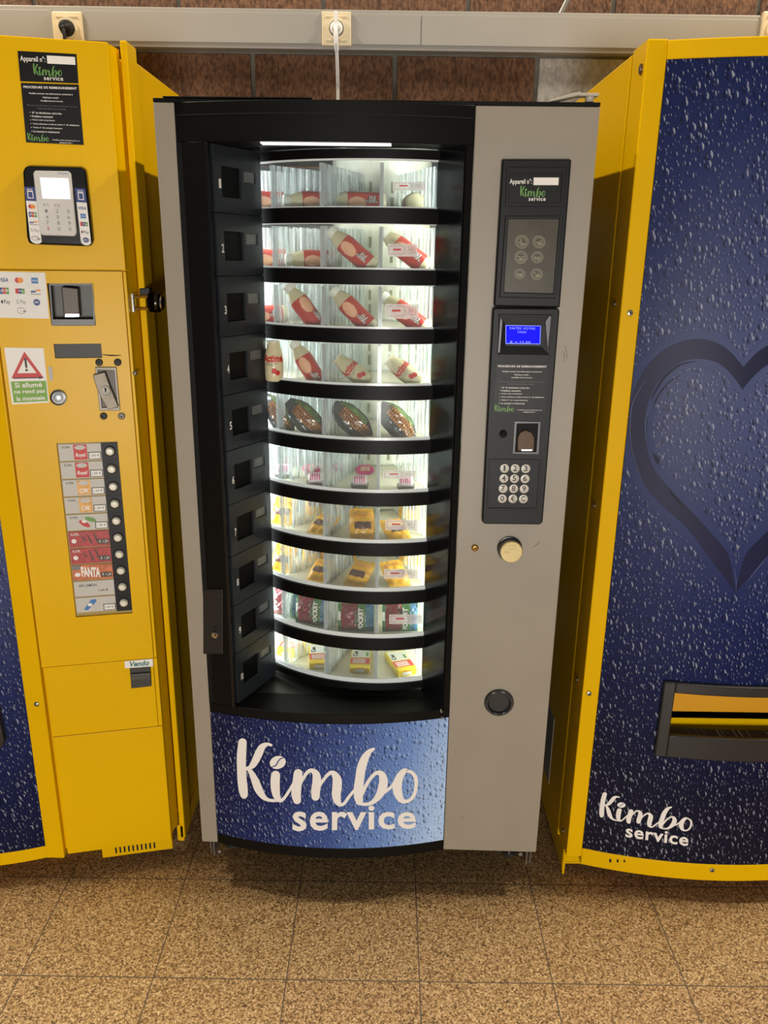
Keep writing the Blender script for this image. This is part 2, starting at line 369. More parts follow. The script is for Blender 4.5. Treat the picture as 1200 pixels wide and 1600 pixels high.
# ------------------------------------------------------------------ the setting
def floor_mat():
    m = bpy.data.materials.new('terrazzo_tiles'); m.use_nodes = True; nt = m.node_tree; N = nt.nodes; L = nt.links; b = N['Principled BSDF']
    tc = N.new('ShaderNodeTexCoord'); sp = N.new('ShaderNodeSeparateXYZ'); L.new(tc.outputs['Object'], sp.inputs[0])
    def mt(op, a, c=None, cl=False):
        n = N.new('ShaderNodeMath'); n.operation = op; n.use_clamp = cl
        for i, x in enumerate((a, c)):
            if x is None: continue
            if isinstance(x, (int, float)): n.inputs[i].default_value = x
            else: L.new(x, n.inputs[i])
        return n.outputs[0]
    gx = mt('DIVIDE', mt('ADD', sp.outputs[0], .8066+3), .3); gy = mt('DIVIDE', mt('ADD', sp.outputs[1], 3-1.7047+.0), .3)
    def edge(g): return mt('MULTIPLY', mt('ABSOLUTE', mt('SUBTRACT', mt('FRACT', g), .5)), .3)   # .15 at a joint
    e = mt('MAXIMUM', edge(gx), edge(gy)); joint = mt('MULTIPLY', mt('SUBTRACT', e, .1483), 1400, True)
    vo = N.new('ShaderNodeTexVoronoi'); vo.inputs['Scale'].default_value = 300; L.new(tc.outputs['Object'], vo.inputs['Vector'])
    cs = N.new('ShaderNodeSeparateColor'); L.new(vo.outputs['Color'], cs.inputs[0])
    r = N.new('ShaderNodeValToRGB'); els = [(0, (92, 68, 42)), (.22, (140, 110, 72)), (.5, (184, 152, 106)), (.78, (206, 176, 130)), (1, (228, 204, 164))]
    while len(r.color_ramp.elements) < 5: r.color_ramp.elements.new(.5)
    for q, (p, c) in zip(r.color_ramp.elements, els): q.position = p; q.color = lin(c)
    L.new(cs.outputs[0], r.inputs[0])
    n = N.new('ShaderNodeTexNoise'); n.inputs['Scale'].default_value = 190; n.inputs['Detail'].default_value = 5; L.new(tc.outputs['Object'], n.inputs[0])
    r2 = N.new('ShaderNodeValToRGB'); r2.color_ramp.elements[0].position = .36; r2.color_ramp.elements[1].position = .5; r2.color_ramp.elements[0].color = (.42, .38, .34, 1); r2.color_ramp.elements[1].color = (1, 1, 1, 1)
    L.new(n.outputs['Fac'], r2.inputs[0])
    mu = N.new('ShaderNodeMixRGB'); mu.blend_type = 'MULTIPLY'; mu.inputs[0].default_value = .8; L.new(r.outputs[0], mu.inputs[1]); L.new(r2.outputs[0], mu.inputs[2])
    # each tile a touch different
    cb = N.new('ShaderNodeCombineXYZ'); L.new(mt('FLOOR', gx), cb.inputs[0]); L.new(mt('FLOOR', gy), cb.inputs[1])
    wn = N.new('ShaderNodeTexWhiteNoise'); L.new(cb.outputs[0], wn.inputs['Vector'])
    tr = N.new('ShaderNodeValToRGB'); tr.color_ramp.elements[0].color = (.93, .86, .80, 1); tr.color_ramp.elements[1].color = (1, .97, .9, 1); L.new(wn.outputs['Value'], tr.inputs[0])
    mu2 = N.new('ShaderNodeMixRGB'); mu2.blend_type = 'MULTIPLY'; mu2.inputs[0].default_value = 1; L.new(mu.outputs[0], mu2.inputs[1]); L.new(tr.outputs[0], mu2.inputs[2])
    mj = N.new('ShaderNodeMixRGB'); L.new(joint, mj.inputs[0]); L.new(mu2.outputs[0], mj.inputs[1]); mj.inputs[2].default_value = lin((88, 76, 66))
    L.new(mj.outputs[0], b.inputs['Base Color']); b.inputs['Roughness'].default_value = .5
    bp = N.new('ShaderNodeBump'); bp.inputs['Strength'].default_value = .3; bp.inputs['Distance'].default_value = .001; L.new(mt('SUBTRACT', 1, joint), bp.inputs['Height']); L.new(bp.outputs[0], b.inputs['Normal'])
    return m
b = B(); quad(b, (-4, -4, 0), (4, -4, 0), (4, 2.5, 0), (-4, 2.5, 0)); obj('floor', b, floor_mat(), kind='structure')

def rough_mat(name, c0, c1, rough, bump, stretch=(1, 1, .45), sc=150):
    m = bpy.data.materials.new(name); m.use_nodes = True; nt = m.node_tree; N = nt.nodes; L = nt.links; b = N['Principled BSDF']
    tc = N.new('ShaderNodeTexCoord'); mp = N.new('ShaderNodeMapping'); mp.inputs['Scale'].default_value = stretch; L.new(tc.outputs['Object'], mp.inputs[0])
    n = N.new('ShaderNodeTexNoise'); n.inputs['Scale'].default_value = sc; n.inputs['Detail'].default_value = 3; L.new(mp.outputs[0], n.inputs[0])
    r = N.new('ShaderNodeValToRGB'); r.color_ramp.elements[0].position = .34; r.color_ramp.elements[1].position = .66
    r.color_ramp.elements[0].color = lin(c0); r.color_ramp.elements[1].color = lin(c1); L.new(n.outputs['Fac'], r.inputs[0])
    n3 = N.new('ShaderNodeTexNoise'); n3.inputs['Scale'].default_value = 4; L.new(tc.outputs['Object'], n3.inputs[0])
    mu = N.new('ShaderNodeMixRGB'); mu.blend_type = 'OVERLAY'; mu.inputs[0].default_value = .35; L.new(r.outputs[0], mu.inputs[1]); L.new(n3.outputs['Fac'], mu.inputs[2])
    L.new(mu.outputs[0], b.inputs['Base Color']); b.inputs['Roughness'].default_value = rough
    bp = N.new('ShaderNodeBump'); bp.inputs['Strength'].default_value = bump; bp.inputs['Distance'].default_value = .006
    L.new(n.outputs['Fac'], bp.inputs['Height']); L.new(bp.outputs[0], b.inputs['Normal']); return m
BRICK = rough_mat('split_faced_brown_block', (76, 51, 36), (124, 89, 65), .85, .9)
GBLOCK = rough_mat('painted_grey_block', (156, 152, 148), (186, 182, 178), .32, .7, sc=120)
MORTAR = M('grey_mortar', (112, 110, 100), .9, var=.15, scale=40, bump=.5, bscale=200)
MORTG = M('painted_joint', (150, 146, 142), .5, var=.05)
b = B(); quad(b, (-4, 2.505, 0), (4, 2.505, 0), (4, 2.505, 4.35), (-4, 2.505, 4.35), 1)
Z0 = 1.898; J = .012
for row in range(-9, 13):
    z0 = Z0+row*.1975; z1 = z0+.1975-J
    off = 0 if row % 2 == 0 else .197
    for i in range(-10, 10):
        x0 = .009+off+i*.394+J/2; x1 = x0+.394-J
        if x1 < -3.5 or x0 > 3.5 or z1 < .0: continue
        grey = x0 > .39 and row <= 0 and row % 1 == 0
        box(b, WORLD, x0, x1, 2.497+random.uniform(-.001, .001), 2.53, max(z0, .001), z1, 2 if grey else 0)
obj('wall_back', b, [BRICK, MORTAR, GBLOCK], kind='structure', bevel=.003)
b = B(); quad(b, (-4, -4, 4.35), (-4, 2.6, 4.35), (4, 2.6, 4.35), (4, -4, 4.35)); obj('ceiling', b, M('ceiling_white', (190, 186, 178), .9, var=.05), kind='structure')

TRUNK = M('pvc_trunking', (158, 155, 150), .42, var=.04, scale=5, bump=.05, bscale=60)
TP = Plane((0, 2.455, 0))
zt = TP.xz(600, 15)[1]; zb_ = TP.xz(600, 78)[1]; zl1 = TP.xz(600, 22.5)[1]; zl0 = TP.xz(600, 70)[1]
b = B(); box(b, WORLD, -2.2, 2.2, 2.459, 2.4965, zb_, zt)
obj('trim_1', b, TRUNK, kind='structure', bevel=.002)
b = B()
seam = TP.xz(658, 47)[0]
for x0, x1 in ((-2.2, TP.xz(84, 45)[0]), (TP.xz(131, 45)[0], TP.xz(503, 45)[0]), (TP.xz(549, 45)[0], seam-.0008), (seam+.0008, TP.xz(1188, 50)[0]), (TP.xz(1235, 50)[0], 2.2)):
    box(b, WORLD, x0+.001, x1-.001, 2.455, 2.462, zl0, zl1)
obj('trim_2', b, TRUNK, kind='structure', bevel=.0008)
IVORY = M('ivory_plastic', (222, 208, 176), .35)
def socket(u0, u1, label, vis):
    x0 = TP.xz(u0, 45)[0]; x1 = TP.xz(u1, 45)[0]; xc = (x0+x1)/2; zc = TP.xz((u0+u1)/2, 46)[1]; h = .041
    t = thing('wall_socket', label, 'socket', (xc, 2.455, zc-h), 0, None)
    b = B(); S = Plane((0, 2.449, 0)); box(b, WORLD, x0, x1, 2.447, 2.462, zc-h, zc+h); obj('face_plate', b, IVORY, t, bevel=.003)
    b = B(); lathe(b, (xc, 2.4465, zc), (0, -1, 0), (0, 0, 1), [(.0275, -.001), (.0275, .0035), (.0205, .0035), (.0195, -.012), (0, -.012)], 32)
    box(b, WORLD, xc-.029, xc+.029, 2.4445, 2.4472, zc-.029, zc-.0275); box(b, WORLD, xc-.029, xc+.029, 2.4445, 2.4472, zc+.0275, zc+.029)
    obj('socket_ring', b, IVORY, t, smooth=True)
    b = B(); lathe(b, (xc, 2.4465, zc), (0, -1, 0), (0, 0, 1), [(0, -.0005), (.0192, -.0005), (.0192, 0.0002), (0, .0002)], 28); obj('socket_well', b, M('socket_well_dark', (70, 66, 60), .6), t)
    return xc, zc
xs1, zs1 = socket(84, 131, 'ivory wall socket with a black plug above the left yellow machine', 1)
xs2, zs2 = socket(503, 549, 'ivory wall socket with a white plug above the middle machine', 1)
socket(1188, 1235, 'empty ivory wall socket above the right yellow machine', 0)
# black plug and cord
CB_ = M('black_rubber', (22, 22, 24), .5)
t = thing('power_plug', 'black power plug with cord in the left wall socket', 'plug', (xs1, 2.44, zs1))
b = B(); lathe(b, (xs1, 2.447, zs1), (0, -1, 0), (0, 0, 1), [(.0, 0), (.0185, 0), (.0185, .012), (.015, .026), (.008, .034), (0, .034)], 24); obj('plug_body', b, CB_, t, smooth=True)
b = B(); tube(b, crom([(xs1, 2.425, zs1), (xs1+.002, 2.412, zs1-.008), (xs1+.003, 2.41, zs1-.03), (xs1+.004, 2.42, zs1-.09), (xs1+.006, 2.44, zs1-.2), (xs1+.01, 2.45, zs1-.5)], 6), [.0075]*7+[.0045]*50, 10); obj('power_cord', b, CB_, t, smooth=True)
WPL = M('white_cord_plastic', (232, 232, 234), .35)
t = thing('power_plug', 'white power plug with a white cord hanging behind the middle machine', 'plug', (xs2, 2.44, zs2))
b = B(); lathe(b, (xs2, 2.447, zs2), (0, -1, 0), (0, 0, 1), [(0, 0), (.0175, 0), (.017, .008), (.0125, .012), (.0095, .03), (0, .032)], 20)
box(b, WORLD, xs2-.0045, xs2+.0045, 2.414, 2.436, zs2-.02, zs2+.034)
obj('plug_body', b, WPL, t, smooth=True, bevel=.0015)
b = B(); tube(b, crom([(xs2, 2.418, zs2), (xs2+.0005, 2.412, zs2-.015), (xs2+.001, 2.413, zs2-.04), (xs2+.002, 2.425, zs2-.06), (xs2+.002, 2.46, zs2-.115), (xs2+.001, 2.484, zs2-.18), (xs2-.002, 2.488, zs2-.45), (xs2, 2.488, zs2-1.2)], 6), [.006]*8+[.0065]*10+[.0045]*60, 10); obj('power_cord', b, WPL, t, smooth=True)
# corrugated conduit above the trunking
b = B(); S = Plane((0, 2.47, 0)); p0 = S.p(876, 22); p1 = S.p(889, -4)
d = (p1-p0).normalized(); pts = [p0-d*.02+d*(i*.0022) for i in range(110)]
tube(b, pts, [.0088 if i % 2 else .0072 for i in range(110)], 12)
tag(obj('conduit', b, GALV, smooth='all'), 'corrugated grey metal conduit rising from the top of the wall trunking', 'conduit')

# ------------------------------------------------------------------ credit marks used on the payment stickers
def mark(b, S, Q, bx, kind, off):
    s0, t0, s1, t1 = bx; cx, cy = (s0+s1)/2, (t0+t1)/2; w, h = s1-s0, t1-t0
    if kind == 'visa': text(b, 'VISA', S, Q, (s0, t0+h*.2, s1, t1-h*.2), off, .02, 3, .25)
    elif kind == 'circles':
        oval(b, S, Q, s0+w*.36, cy, w*.3, h*.42, off, 4); oval(b, S, Q, s0+w*.64, cy, w*.3, h*.42, off+.0001, 5)
    elif kind == 'bluesq': patch(b, S, Q, (s0+w*.15, t0+h*.05, s1-w*.15, t1-h*.05), off, 6); text(b, 'AMEX', S, Q, (s0+w*.2, cy-h*.14, s1-w*.2, cy+h*.14), off+.0002, 0, 0)
    elif kind == 'jcb':
        for i, mi in enumerate((3, 4, 7)): patch(b, S, Q, (s0+w*(.02+i*.33), t0, s0+w*(.31+i*.33), t1), off, mi)
        text(b, 'JCB', S, Q, (s0+w*.08, cy-h*.2, s1-w*.08, cy+h*.2), off+.0002, .02, 0)
    elif kind == 'union':
        for i, mi in enumerate((4, 3, 7)): patch(b, S, Q, (s0+w*(.02+i*.32), t0+h*.1, s0+w*(.34+i*.32), t1-h*.1), off, mi)
        text(b, 'Pay', S, Q, (s0+w*.4, cy-h*.2, s1-w*.1, cy+h*.25), off+.0002, .0, 0)
    elif kind == 'banc':
        patch(b, S, Q, (s0, cy-h*.1, cx, cy+h*.15), off, 3); patch(b, S, Q, (cx, cy-h*.3, s1, cy-h*.05), off, 5); text(b, 'Bancontact', S, Q, (s0, cy+h*.25, s1, t1), off, 0, 1)
    elif kind == 'apple': oval(b, S, Q, s0+w*.13, cy+h*.02, w*.11, h*.26, off, 1); text(b, 'Pay', S, Q, (s0+w*.34, t0+h*.2, s1, t1), off, .0, 1)
    elif kind == 'gpay': text(b, 'G Pay', S, Q, (s0, t0+h*.15, s1, t1-h*.05), off, 0, 2)
    elif kind == 'paydisc': oval(b, S, Q, cx, cy, w*.36, h*.5, off, 3); text(b, 'pay', S, Q, (cx-w*.22, cy-h*.18, cx+w*.22, cy+h*.25), off+.0002, 0, 0)
    elif kind == 'nfc':
        ov = [(math.cos(a)*.4*w+cx-w*.06, math.sin(a)*.42*h+cy) for a in [2*math.pi*k/20 for k in range(21)]]
        ribbon(b, lambda x, y, o: S.p(*bil(Q, x, y), o), [(x, y, min(w, h)*.06) for x, y in ov], off, 1, 1, False) if False else None
        oval(b, S, Q, cx-w*.06, cy, w*.4, h*.42, off, 1); oval(b, S, Q, cx-w*.06, cy, w*.37, h*.36, off+.0001, 0)
        for k, rr in enumerate((.08, .16, .24)):
            text(b, ')', S, Q, (cx-w*(.26-rr*.9), cy-h*rr, cx-w*(.22-rr*.9), cy+h*rr), off+.0003, 0, 1)
        patch(b, S, Q, (cx+w*.1, cy-h*.02, cx+w*.4, cy+h*.16), off+.0003, 2)
MARKM = [WHITE, BLACKINK, GREYINK, BLUEINK, REDINK, ORANGEINK, SKYINK, GREENINK]

def sticker_procedure(S, Q, root, t0=0, t1=.0006):
    b = B(); prism(b, S, Q, 0, .0006); st = obj('information_sticker', b, M('black_vinyl', (15, 13, 13), .4, spec=.2), root, label='black sticker with the refund instructions')
    b = B(); o = .0011
    text(b, 'PROCEDURE DE REMBOURSEMENT', S, Q, (.04, .045, .96, .085), o, .03, 0, 0, False, 1.15)
    for s, x0, x1, y0, h in (('Veuillez envoyer les informations suivantes à', .12, .88, .155, .034), ("l'adresse e-mail :", .36, .64, .215, .03), ('info@kimboservice.be', .31, .7, .275, .03),
                             ('N° du distributeur et/ou lieu', .15, .66, .475, .034), ('Problème rencontré', .14, .5, .537, .034), ('Votre nom et prénom', .14, .53, .6, .032), ('Votre adresse e-mail et votre n° de téléphone', .14, .95, .664, .034),
                             ("Votre n° de compte bancaire", .14, .65, .727, .034), ('Le montant à rembourser', .14, .6, .79, .032), ('Veuillez nous excuser pour ce', .46, .93, .925, .026), ('désagrément !', .58, .8, .965, .028)):
        text(b, s, S, Q, (x0, y0, x1, y0+h), o, .012, 0)
    for y in (.475, .537, .6, .664, .727, .79): text(b, '•', S, Q, (.105, y+.01, .12, y+.022), o, 0, 0)
    text(b, 'Afin que votre demande soit traitée au plus vite, merci de', S, Q, (.07, .36, .93, .385), o, 0, 2); text(b, 'fournir les informations suivantes :', S, Q, (.25, .405, .75, .43), o, 0, 2)
    kimbo(b, S, Q, (.03, .83, .4, .975), o, 1, 1.05)
    obj('lettering', b, [WHITE, GREENINK, GREYINK], st, smooth=None)
    return st
def sticker_number(S, Q, root):
    b = B(); prism(b, S, Q, 0, .0006); st = obj('number_sticker', b, MATS['black_vinyl'] if 'black_vinyl' in MATS else M('black_vinyl', (15, 13, 13), .4, spec=.2), root, label='black sticker with a blank white number field')
    b = B(); o = .0011
    text(b, 'Appareil n°:', S, Q, (.03, .14, .46, .38), o, .012, 0)
    patch(b, S, Q, (.49, .1, .97, .37), o, 2)
    kimbo(b, S, Q, (.24, .38, .73, .8), o, 1, 1.05, True)
    text(b, 'service', S, Q, (.41, .79, .74, .93), o, .012, 0, 0, False, 1.12)
    obj('lettering', b, [WHITE, GREENINK, CREAM], st, smooth=None)
    return st

# ================================================================== middle machine (rotating-drum food vending machine)
MO = Vector((-.448, 1.6727, 0)); MYAW = -.02085
def fy(x): return -.042*(1-((x-.323)/.283)**2) if .04 <= x <= .606 else 0.0
G0 = Plane(MO, MYAW); GC = Curved(MO, MYAW, fy)
mm = thing('vending_machine', 'grey and black vending machine with lit snack drum, between the two yellow machines', 'vending machine', tuple(MO), MYAW)
W, H = .8375, 1.83
LINER = M('white_liner', (232, 236, 234), .6)
CHAR = M('charcoal_metal', (40, 38, 36), .5, var=.1)
b = B()
box(b, G0, .006, .016, .05, .80, .14, 1.815); box(b, G0, W-.016, W-.006, .05, .80, .14, 1.815)
box(b, G0, .016, W-.016, .05, .80, .14, .16); box(b, G0, .016, W-.016, .05, .80, 1.795, 1.815)
cabinet = obj('cabinet', b, CHAR, mm)
b = B(); box(b, G0, .018, W-.018, .79, .80, .16, 1.79); box(b, G0, .0165, .02, .2, .79, .5, 1.79); box(b, G0, W-.02, W-.0165, .2, .79, .5, 1.79); obj('inner_lining', b, LINER, mm)
b = B(); box(b, G0, .0, W, .0, .05, 1.8265, 1.8335); box(b, G0, .02, .3, -.005, .05, 1.8335, 1.836); obj('top_cap', b, BLK, mm, bevel=.001)
# grey pillars
b = B(); box(b, G0, .0, .0395, 0, .05, .146, 1.826); obj('left_pillar', b, GREY, mm, bevel=.0015)
xr0 = .6065
holes = [hole_px(G0, 781, 1097, 781.1, 1097.1, .01)]
b = B(); box(b, G0, xr0, W, 0, .05, .144, 1.826); door = obj('control_door', b, GREY, mm, bevel=.0018, label='grey control panel door')
# scuffs
for l in ([(718, 1278, .5), (722, 1277.2, 1), (726, 1277.7, .5)], [(833, 855, .3), (840, 850, .7), (843, 847, .3)], [(882, 540, .3), (885, 548, .7), (886, 560, .3)], [(879, 548, .3), (882, 556, .6), (881, 566, .3)]):
    b = B(); ribbon(b, lambda x, y, o: G0.p(x, y, o), l, .0004, 0, 3, False)
    obj('scuff_mark', b, M('scuff_grey', (128, 116, 100), .7), door, smooth=None)
# black fascia around the drum
def curved_bar(b, x0, x1, z0, z1, y1, n=20, off=0.0):
    P = G0; prev = None
    for i in range(n+1):
        x = x0+(x1-x0)*i/n; y = fy(x)+off
        cur = [b.verts.new(P.w(x, yy, zz)) for yy, zz in ((y, z0), (y, z1), (y1, z1), (y1, z0))]
        if prev:
            for k in range(4): b.faces.new((prev[k], cur[k], cur[(k+1) % 4], prev[(k+1) % 4]))
        else: b.faces.new(cur)
        prev = cur
    b.faces.new(prev[::-1])
XO0, XO1, ZO0, ZO1 = .097, .588, .5455, 1.757
b = B(); curved_bar(b, .04, .606, ZO1, 1.8265, .05); obj('header', b, BLK, mm, smooth=True, bevel=.0015)
b = B(); curved_bar(b, .044, .602, 1.803, 1.8045, 0, off=-.0006); obj('header_seam', b, DARK, mm)
b = B(); curved_bar(b, .04, XO0, ZO0, ZO1, -.003, 4); fr_l = obj('left_frame', b, BLK, mm, smooth=True, bevel=.001)
b = B(); curved_bar(b, XO1, .606, ZO0, ZO1, .0, 3); obj('right_frame', b, BLK, mm, smooth=True, bevel=.001)
b = B(); curved_bar(b, .04, .606, .5215, ZO0, .05); obj('shelf_lip', b, BLK, mm, smooth=True, bevel=.002)
b = B(); curved_bar(b, .04, .606, .1435, .1735, .05); obj('bottom_strip', b, BLK, mm, smooth=True, bevel=.002)
DR1 = drops_material('water_drop_print_glare', [(0, (18, 24, 60)), (.3, (34, 46, 98)), (.55, (62, 84, 146)), (.78, (108, 142, 204)), (1, (176, 206, 244))], 'linear', (.04, .35), True, (214, 230, 252), 62, .575)  # print gradient; its lighter right end also has glare painted in
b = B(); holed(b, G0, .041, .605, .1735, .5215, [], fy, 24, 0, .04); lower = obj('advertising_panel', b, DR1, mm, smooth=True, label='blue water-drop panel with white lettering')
b = B()
kimbo(b, GC, KQ, (0, 0, 1, 1), .0012, 0, 1.0, True, 1)
text(b, 'service', GC, [(457, 1257), (650, 1259.5), (650, 1295), (457, 1299)], (0, 0, 1, 1), .0012, .022, 0, 0, False, 1.08)
obj('lettering', b, [CREAM, BLUEINK], lower, smooth=None)
# recess: floor shelf, ceiling, reveals
DR, DC = .372, (.42, .43)
def dpt(phi, z, R=DR): return G0.w(DC[0]+math.sin(phi)*R, DC[1]-math.cos(phi)*R, z)
def phi_x(x, R=DR): return math.asin((x-DC[0])/R)
PL, PR = phi_x(.172), phi_x(.541)
b = B(); box(b, G0, .10, .60, -.0, .16, ZO0-.012, ZO0-.0005); obj('recess_floor', b, M('satin_black_shelf', (30, 29, 27), .33, var=.15, scale=6), mm)
b = B(); box(b, G0, .10, .60, -.0, .12, ZO1+.0005, ZO1+.012); obj('recess_ceiling', b, BLKG, mm)
b = B(); box(b, G0, .204, .45, -.022, .006, ZO1-.002, ZO1+.0003); obj('ceiling_lamp', b, M('lamp_diffuser', (240, 245, 245), .4, emit=1.1), mm, label='white lamp strip in the recess ceiling')
b = B(); a_, c_ = (XO1, -.012), (.541, .082)
for z0, z1 in ((ZO0, ZO1),):
    quad(b, G0.w(a_[0], a_[1], z0), G0.w(c_[0], c_[1], z0), G0.w(c_[0], c_[1], z1), G0.w(a_[0], a_[1], z1))
    quad(b, G0.w(a_[0]+.004, a_[1]+.003, z0), G0.w(c_[0]+.006, c_[1]+.003, z0), G0.w(c_[0]+.006, c_[1]+.003, z1), G0.w(a_[0]+.004, a_[1]+.003, z1))
    quad(b, G0.w(c_[0], c_[1], z0), G0.w(c_[0]+.006, c_[1]+.003, z0), G0.w(c_[0]+.006, c_[1]+.003, z1), G0.w(c_[0], c_[1], z1))
obj('right_reveal', b, BLKG, mm)
b = B()
for (u, v) in ((689, 1110), (690, 1120)): disc(b, G0, u, v-5, .003, .012, .02, 10, 0, .003)
obj('corner_screws', b, CHROME, mm, smooth=True)
# left glossy strip and the dispensing doors
b = B(); box(b, G0, XO0, XO0+.008, -.02, .002, ZO0, ZO1); obj('left_bead', b, BLKG, mm, bevel=.003)
RA, RB = (.106, -.004), (.174, .138)
RL = math.hypot(RB[0]-RA[0], RB[1]-RA[1]); ryaw = math.atan2(RB[1]-RA[1], RB[0]-RA[0])
RS = Plane(G0.w(RA[0], RA[1], 0), MYAW+ryaw)
b = B(); box(b, RS, -.001, RL, .002, .006, ZO0, ZO1); obj('left_reveal', b, BLK, mm)
ZS = [RS.xz(337, 332)[1]+.1195 - .1195*i for i in range(11)]
DOORM = M('dispensing_door_black', (34, 38, 42), .34, var=.18, scale=14, bump=.12, bscale=22)
WINM = M('smoked_window', (30, 31, 32), .18, bump=.5, bscale=45, stretch=(1, 1, .25)); PRD = M('price_window', (98, 100, 98), .3, var=.15, scale=60)
fw0, fw1 = RS.xz(344, 282)[0], RS.xz(374.5, 282)[0]; fp0, fp1 = RS.xz(378, 270)[0], RS.xz(396.5, 270)[0]
for i in range(10):
    zt_ = ZS[i]-.0007 if i else ZO1-.001; zb2 = ZS[i+1]+.0007 if i < 9 else ZO0+.002
    base = ZS[i]
    wz1, wz0 = base-.034, base-.09; pz1, pz0 = base-.037, base-.058
    b = B(); holed(b, RS, .001, RL-.002, zb2, zt_, [(fw0, fw1, wz0, wz1, .008), (fp0, fp1, pz0, pz1, .004)], lambda x: -.004, 1, 0, .006)
    dd = obj('dispensing_door', b, DOORM, mm, bevel=.0006)
    b = B(); box(b, RS, fw0, fw1, .0035, .005, wz0, wz1); obj('door_window', b, WINM, dd)
    b = B(); box(b, RS, fp0, fp1, -.0005, .001, pz0, pz1); obj('price_window', b, PRD, dd)
    b = B(); zq = (wz0+wz1)/2-.004
    vs, fs = glyphs(str(i+1), .02); V = [b.verts.new(RS.w(fw0-.0105+x*.0075*(1.15 if i == 9 else 1), -.0045, zq+.0085-y*.017)) for x, y in vs]
    for f in fs: b.faces.new([V[k] for k in f])
    obj('door_number', b, WHITE, dd, smooth=None)
# lock on the left frame
b = B(); prism(b, GC, rect(318, 921, 349, 1021), -.001, .003); lk = obj('lock_plate', b, M('lock_plate_black', (24, 24, 24), .45), mm, bevel=.001)
b = B(); disc(b, GC, 338, 990, .0075, .003, .009, 20, 0, .001); disc(b, GC, 338, 980, .005, .003, .004, 16, 1); disc(b, GC, 340, 990, .0022, .0095, .0106, 8, 1)
obj('lock_cylinder', b, [CHROME, DARK], lk, smooth=True)
b = B()
for u, v, r in ((331, 930, .0018), (333, 943, .0018), (343, 930, .0026)): disc(b, GC, u, v, r, .003, .0036, 10)
obj('lock_screws', b, M('dull_steel', (74, 74, 74), .4, metal=.6), lk)

# ---- drum
BAND_H = .031
def tz(k): return 1.7385-.1192*k          # top of the lit opening of tier k (0..9)
def bz(k): return 1.6485-.1192*k
def arc(b, R, p0, p1, z0, z1, th, n=20, mi=0, lip=0):
    prev = None
    for i in range(n+1):
        p = p0+(p1-p0)*i/n
        cur = [b.verts.new(q) for q in (dpt(p, z0, R), dpt(p, z1, R-lip), dpt(p, z1, R-th), dpt(p, z0, R-th))]
        if prev:
            for k in range(4): b.faces.new((prev[k], cur[k], cur[(k+1) % 4], prev[(k+1) % 4])).material_index = mi
        else: b.faces.new(cur).material_index = mi
        prev = cur
    b.faces.new(prev[::-1]).material_index = mi
POST = clear('clear_post', (238, 246, 248), .26, .12)
PANE = clear('clear_tray_front', (235, 245, 245), .05); DIV = clear('clear_ribbed_divider', (240, 248, 250), .3, .12, ribs=260)
TRAYF = M('tray_floor_plastic', (214, 208, 186), .4, var=.05, scale=20); RIM = M('tray_rim_plastic', (226, 234, 232), .25)
CORE = M('drum_core_white', (226, 228, 210), .5)
bandz = [(bz(k)-BAND_H, bz(k)) for k in range(9)]
for z0, z1 in bandz+[(1.7385, ZO1), (bz(9)-.018, bz(9))]:
    b = B(); arc(b, DR+.007, PL-.06, PR+.03, z0+.0008, z1-.0008, .006, 28); obj('tier_band', b, BLK, mm, smooth=True)
SEC = [-.976, -.641, -.306, .029, .364]
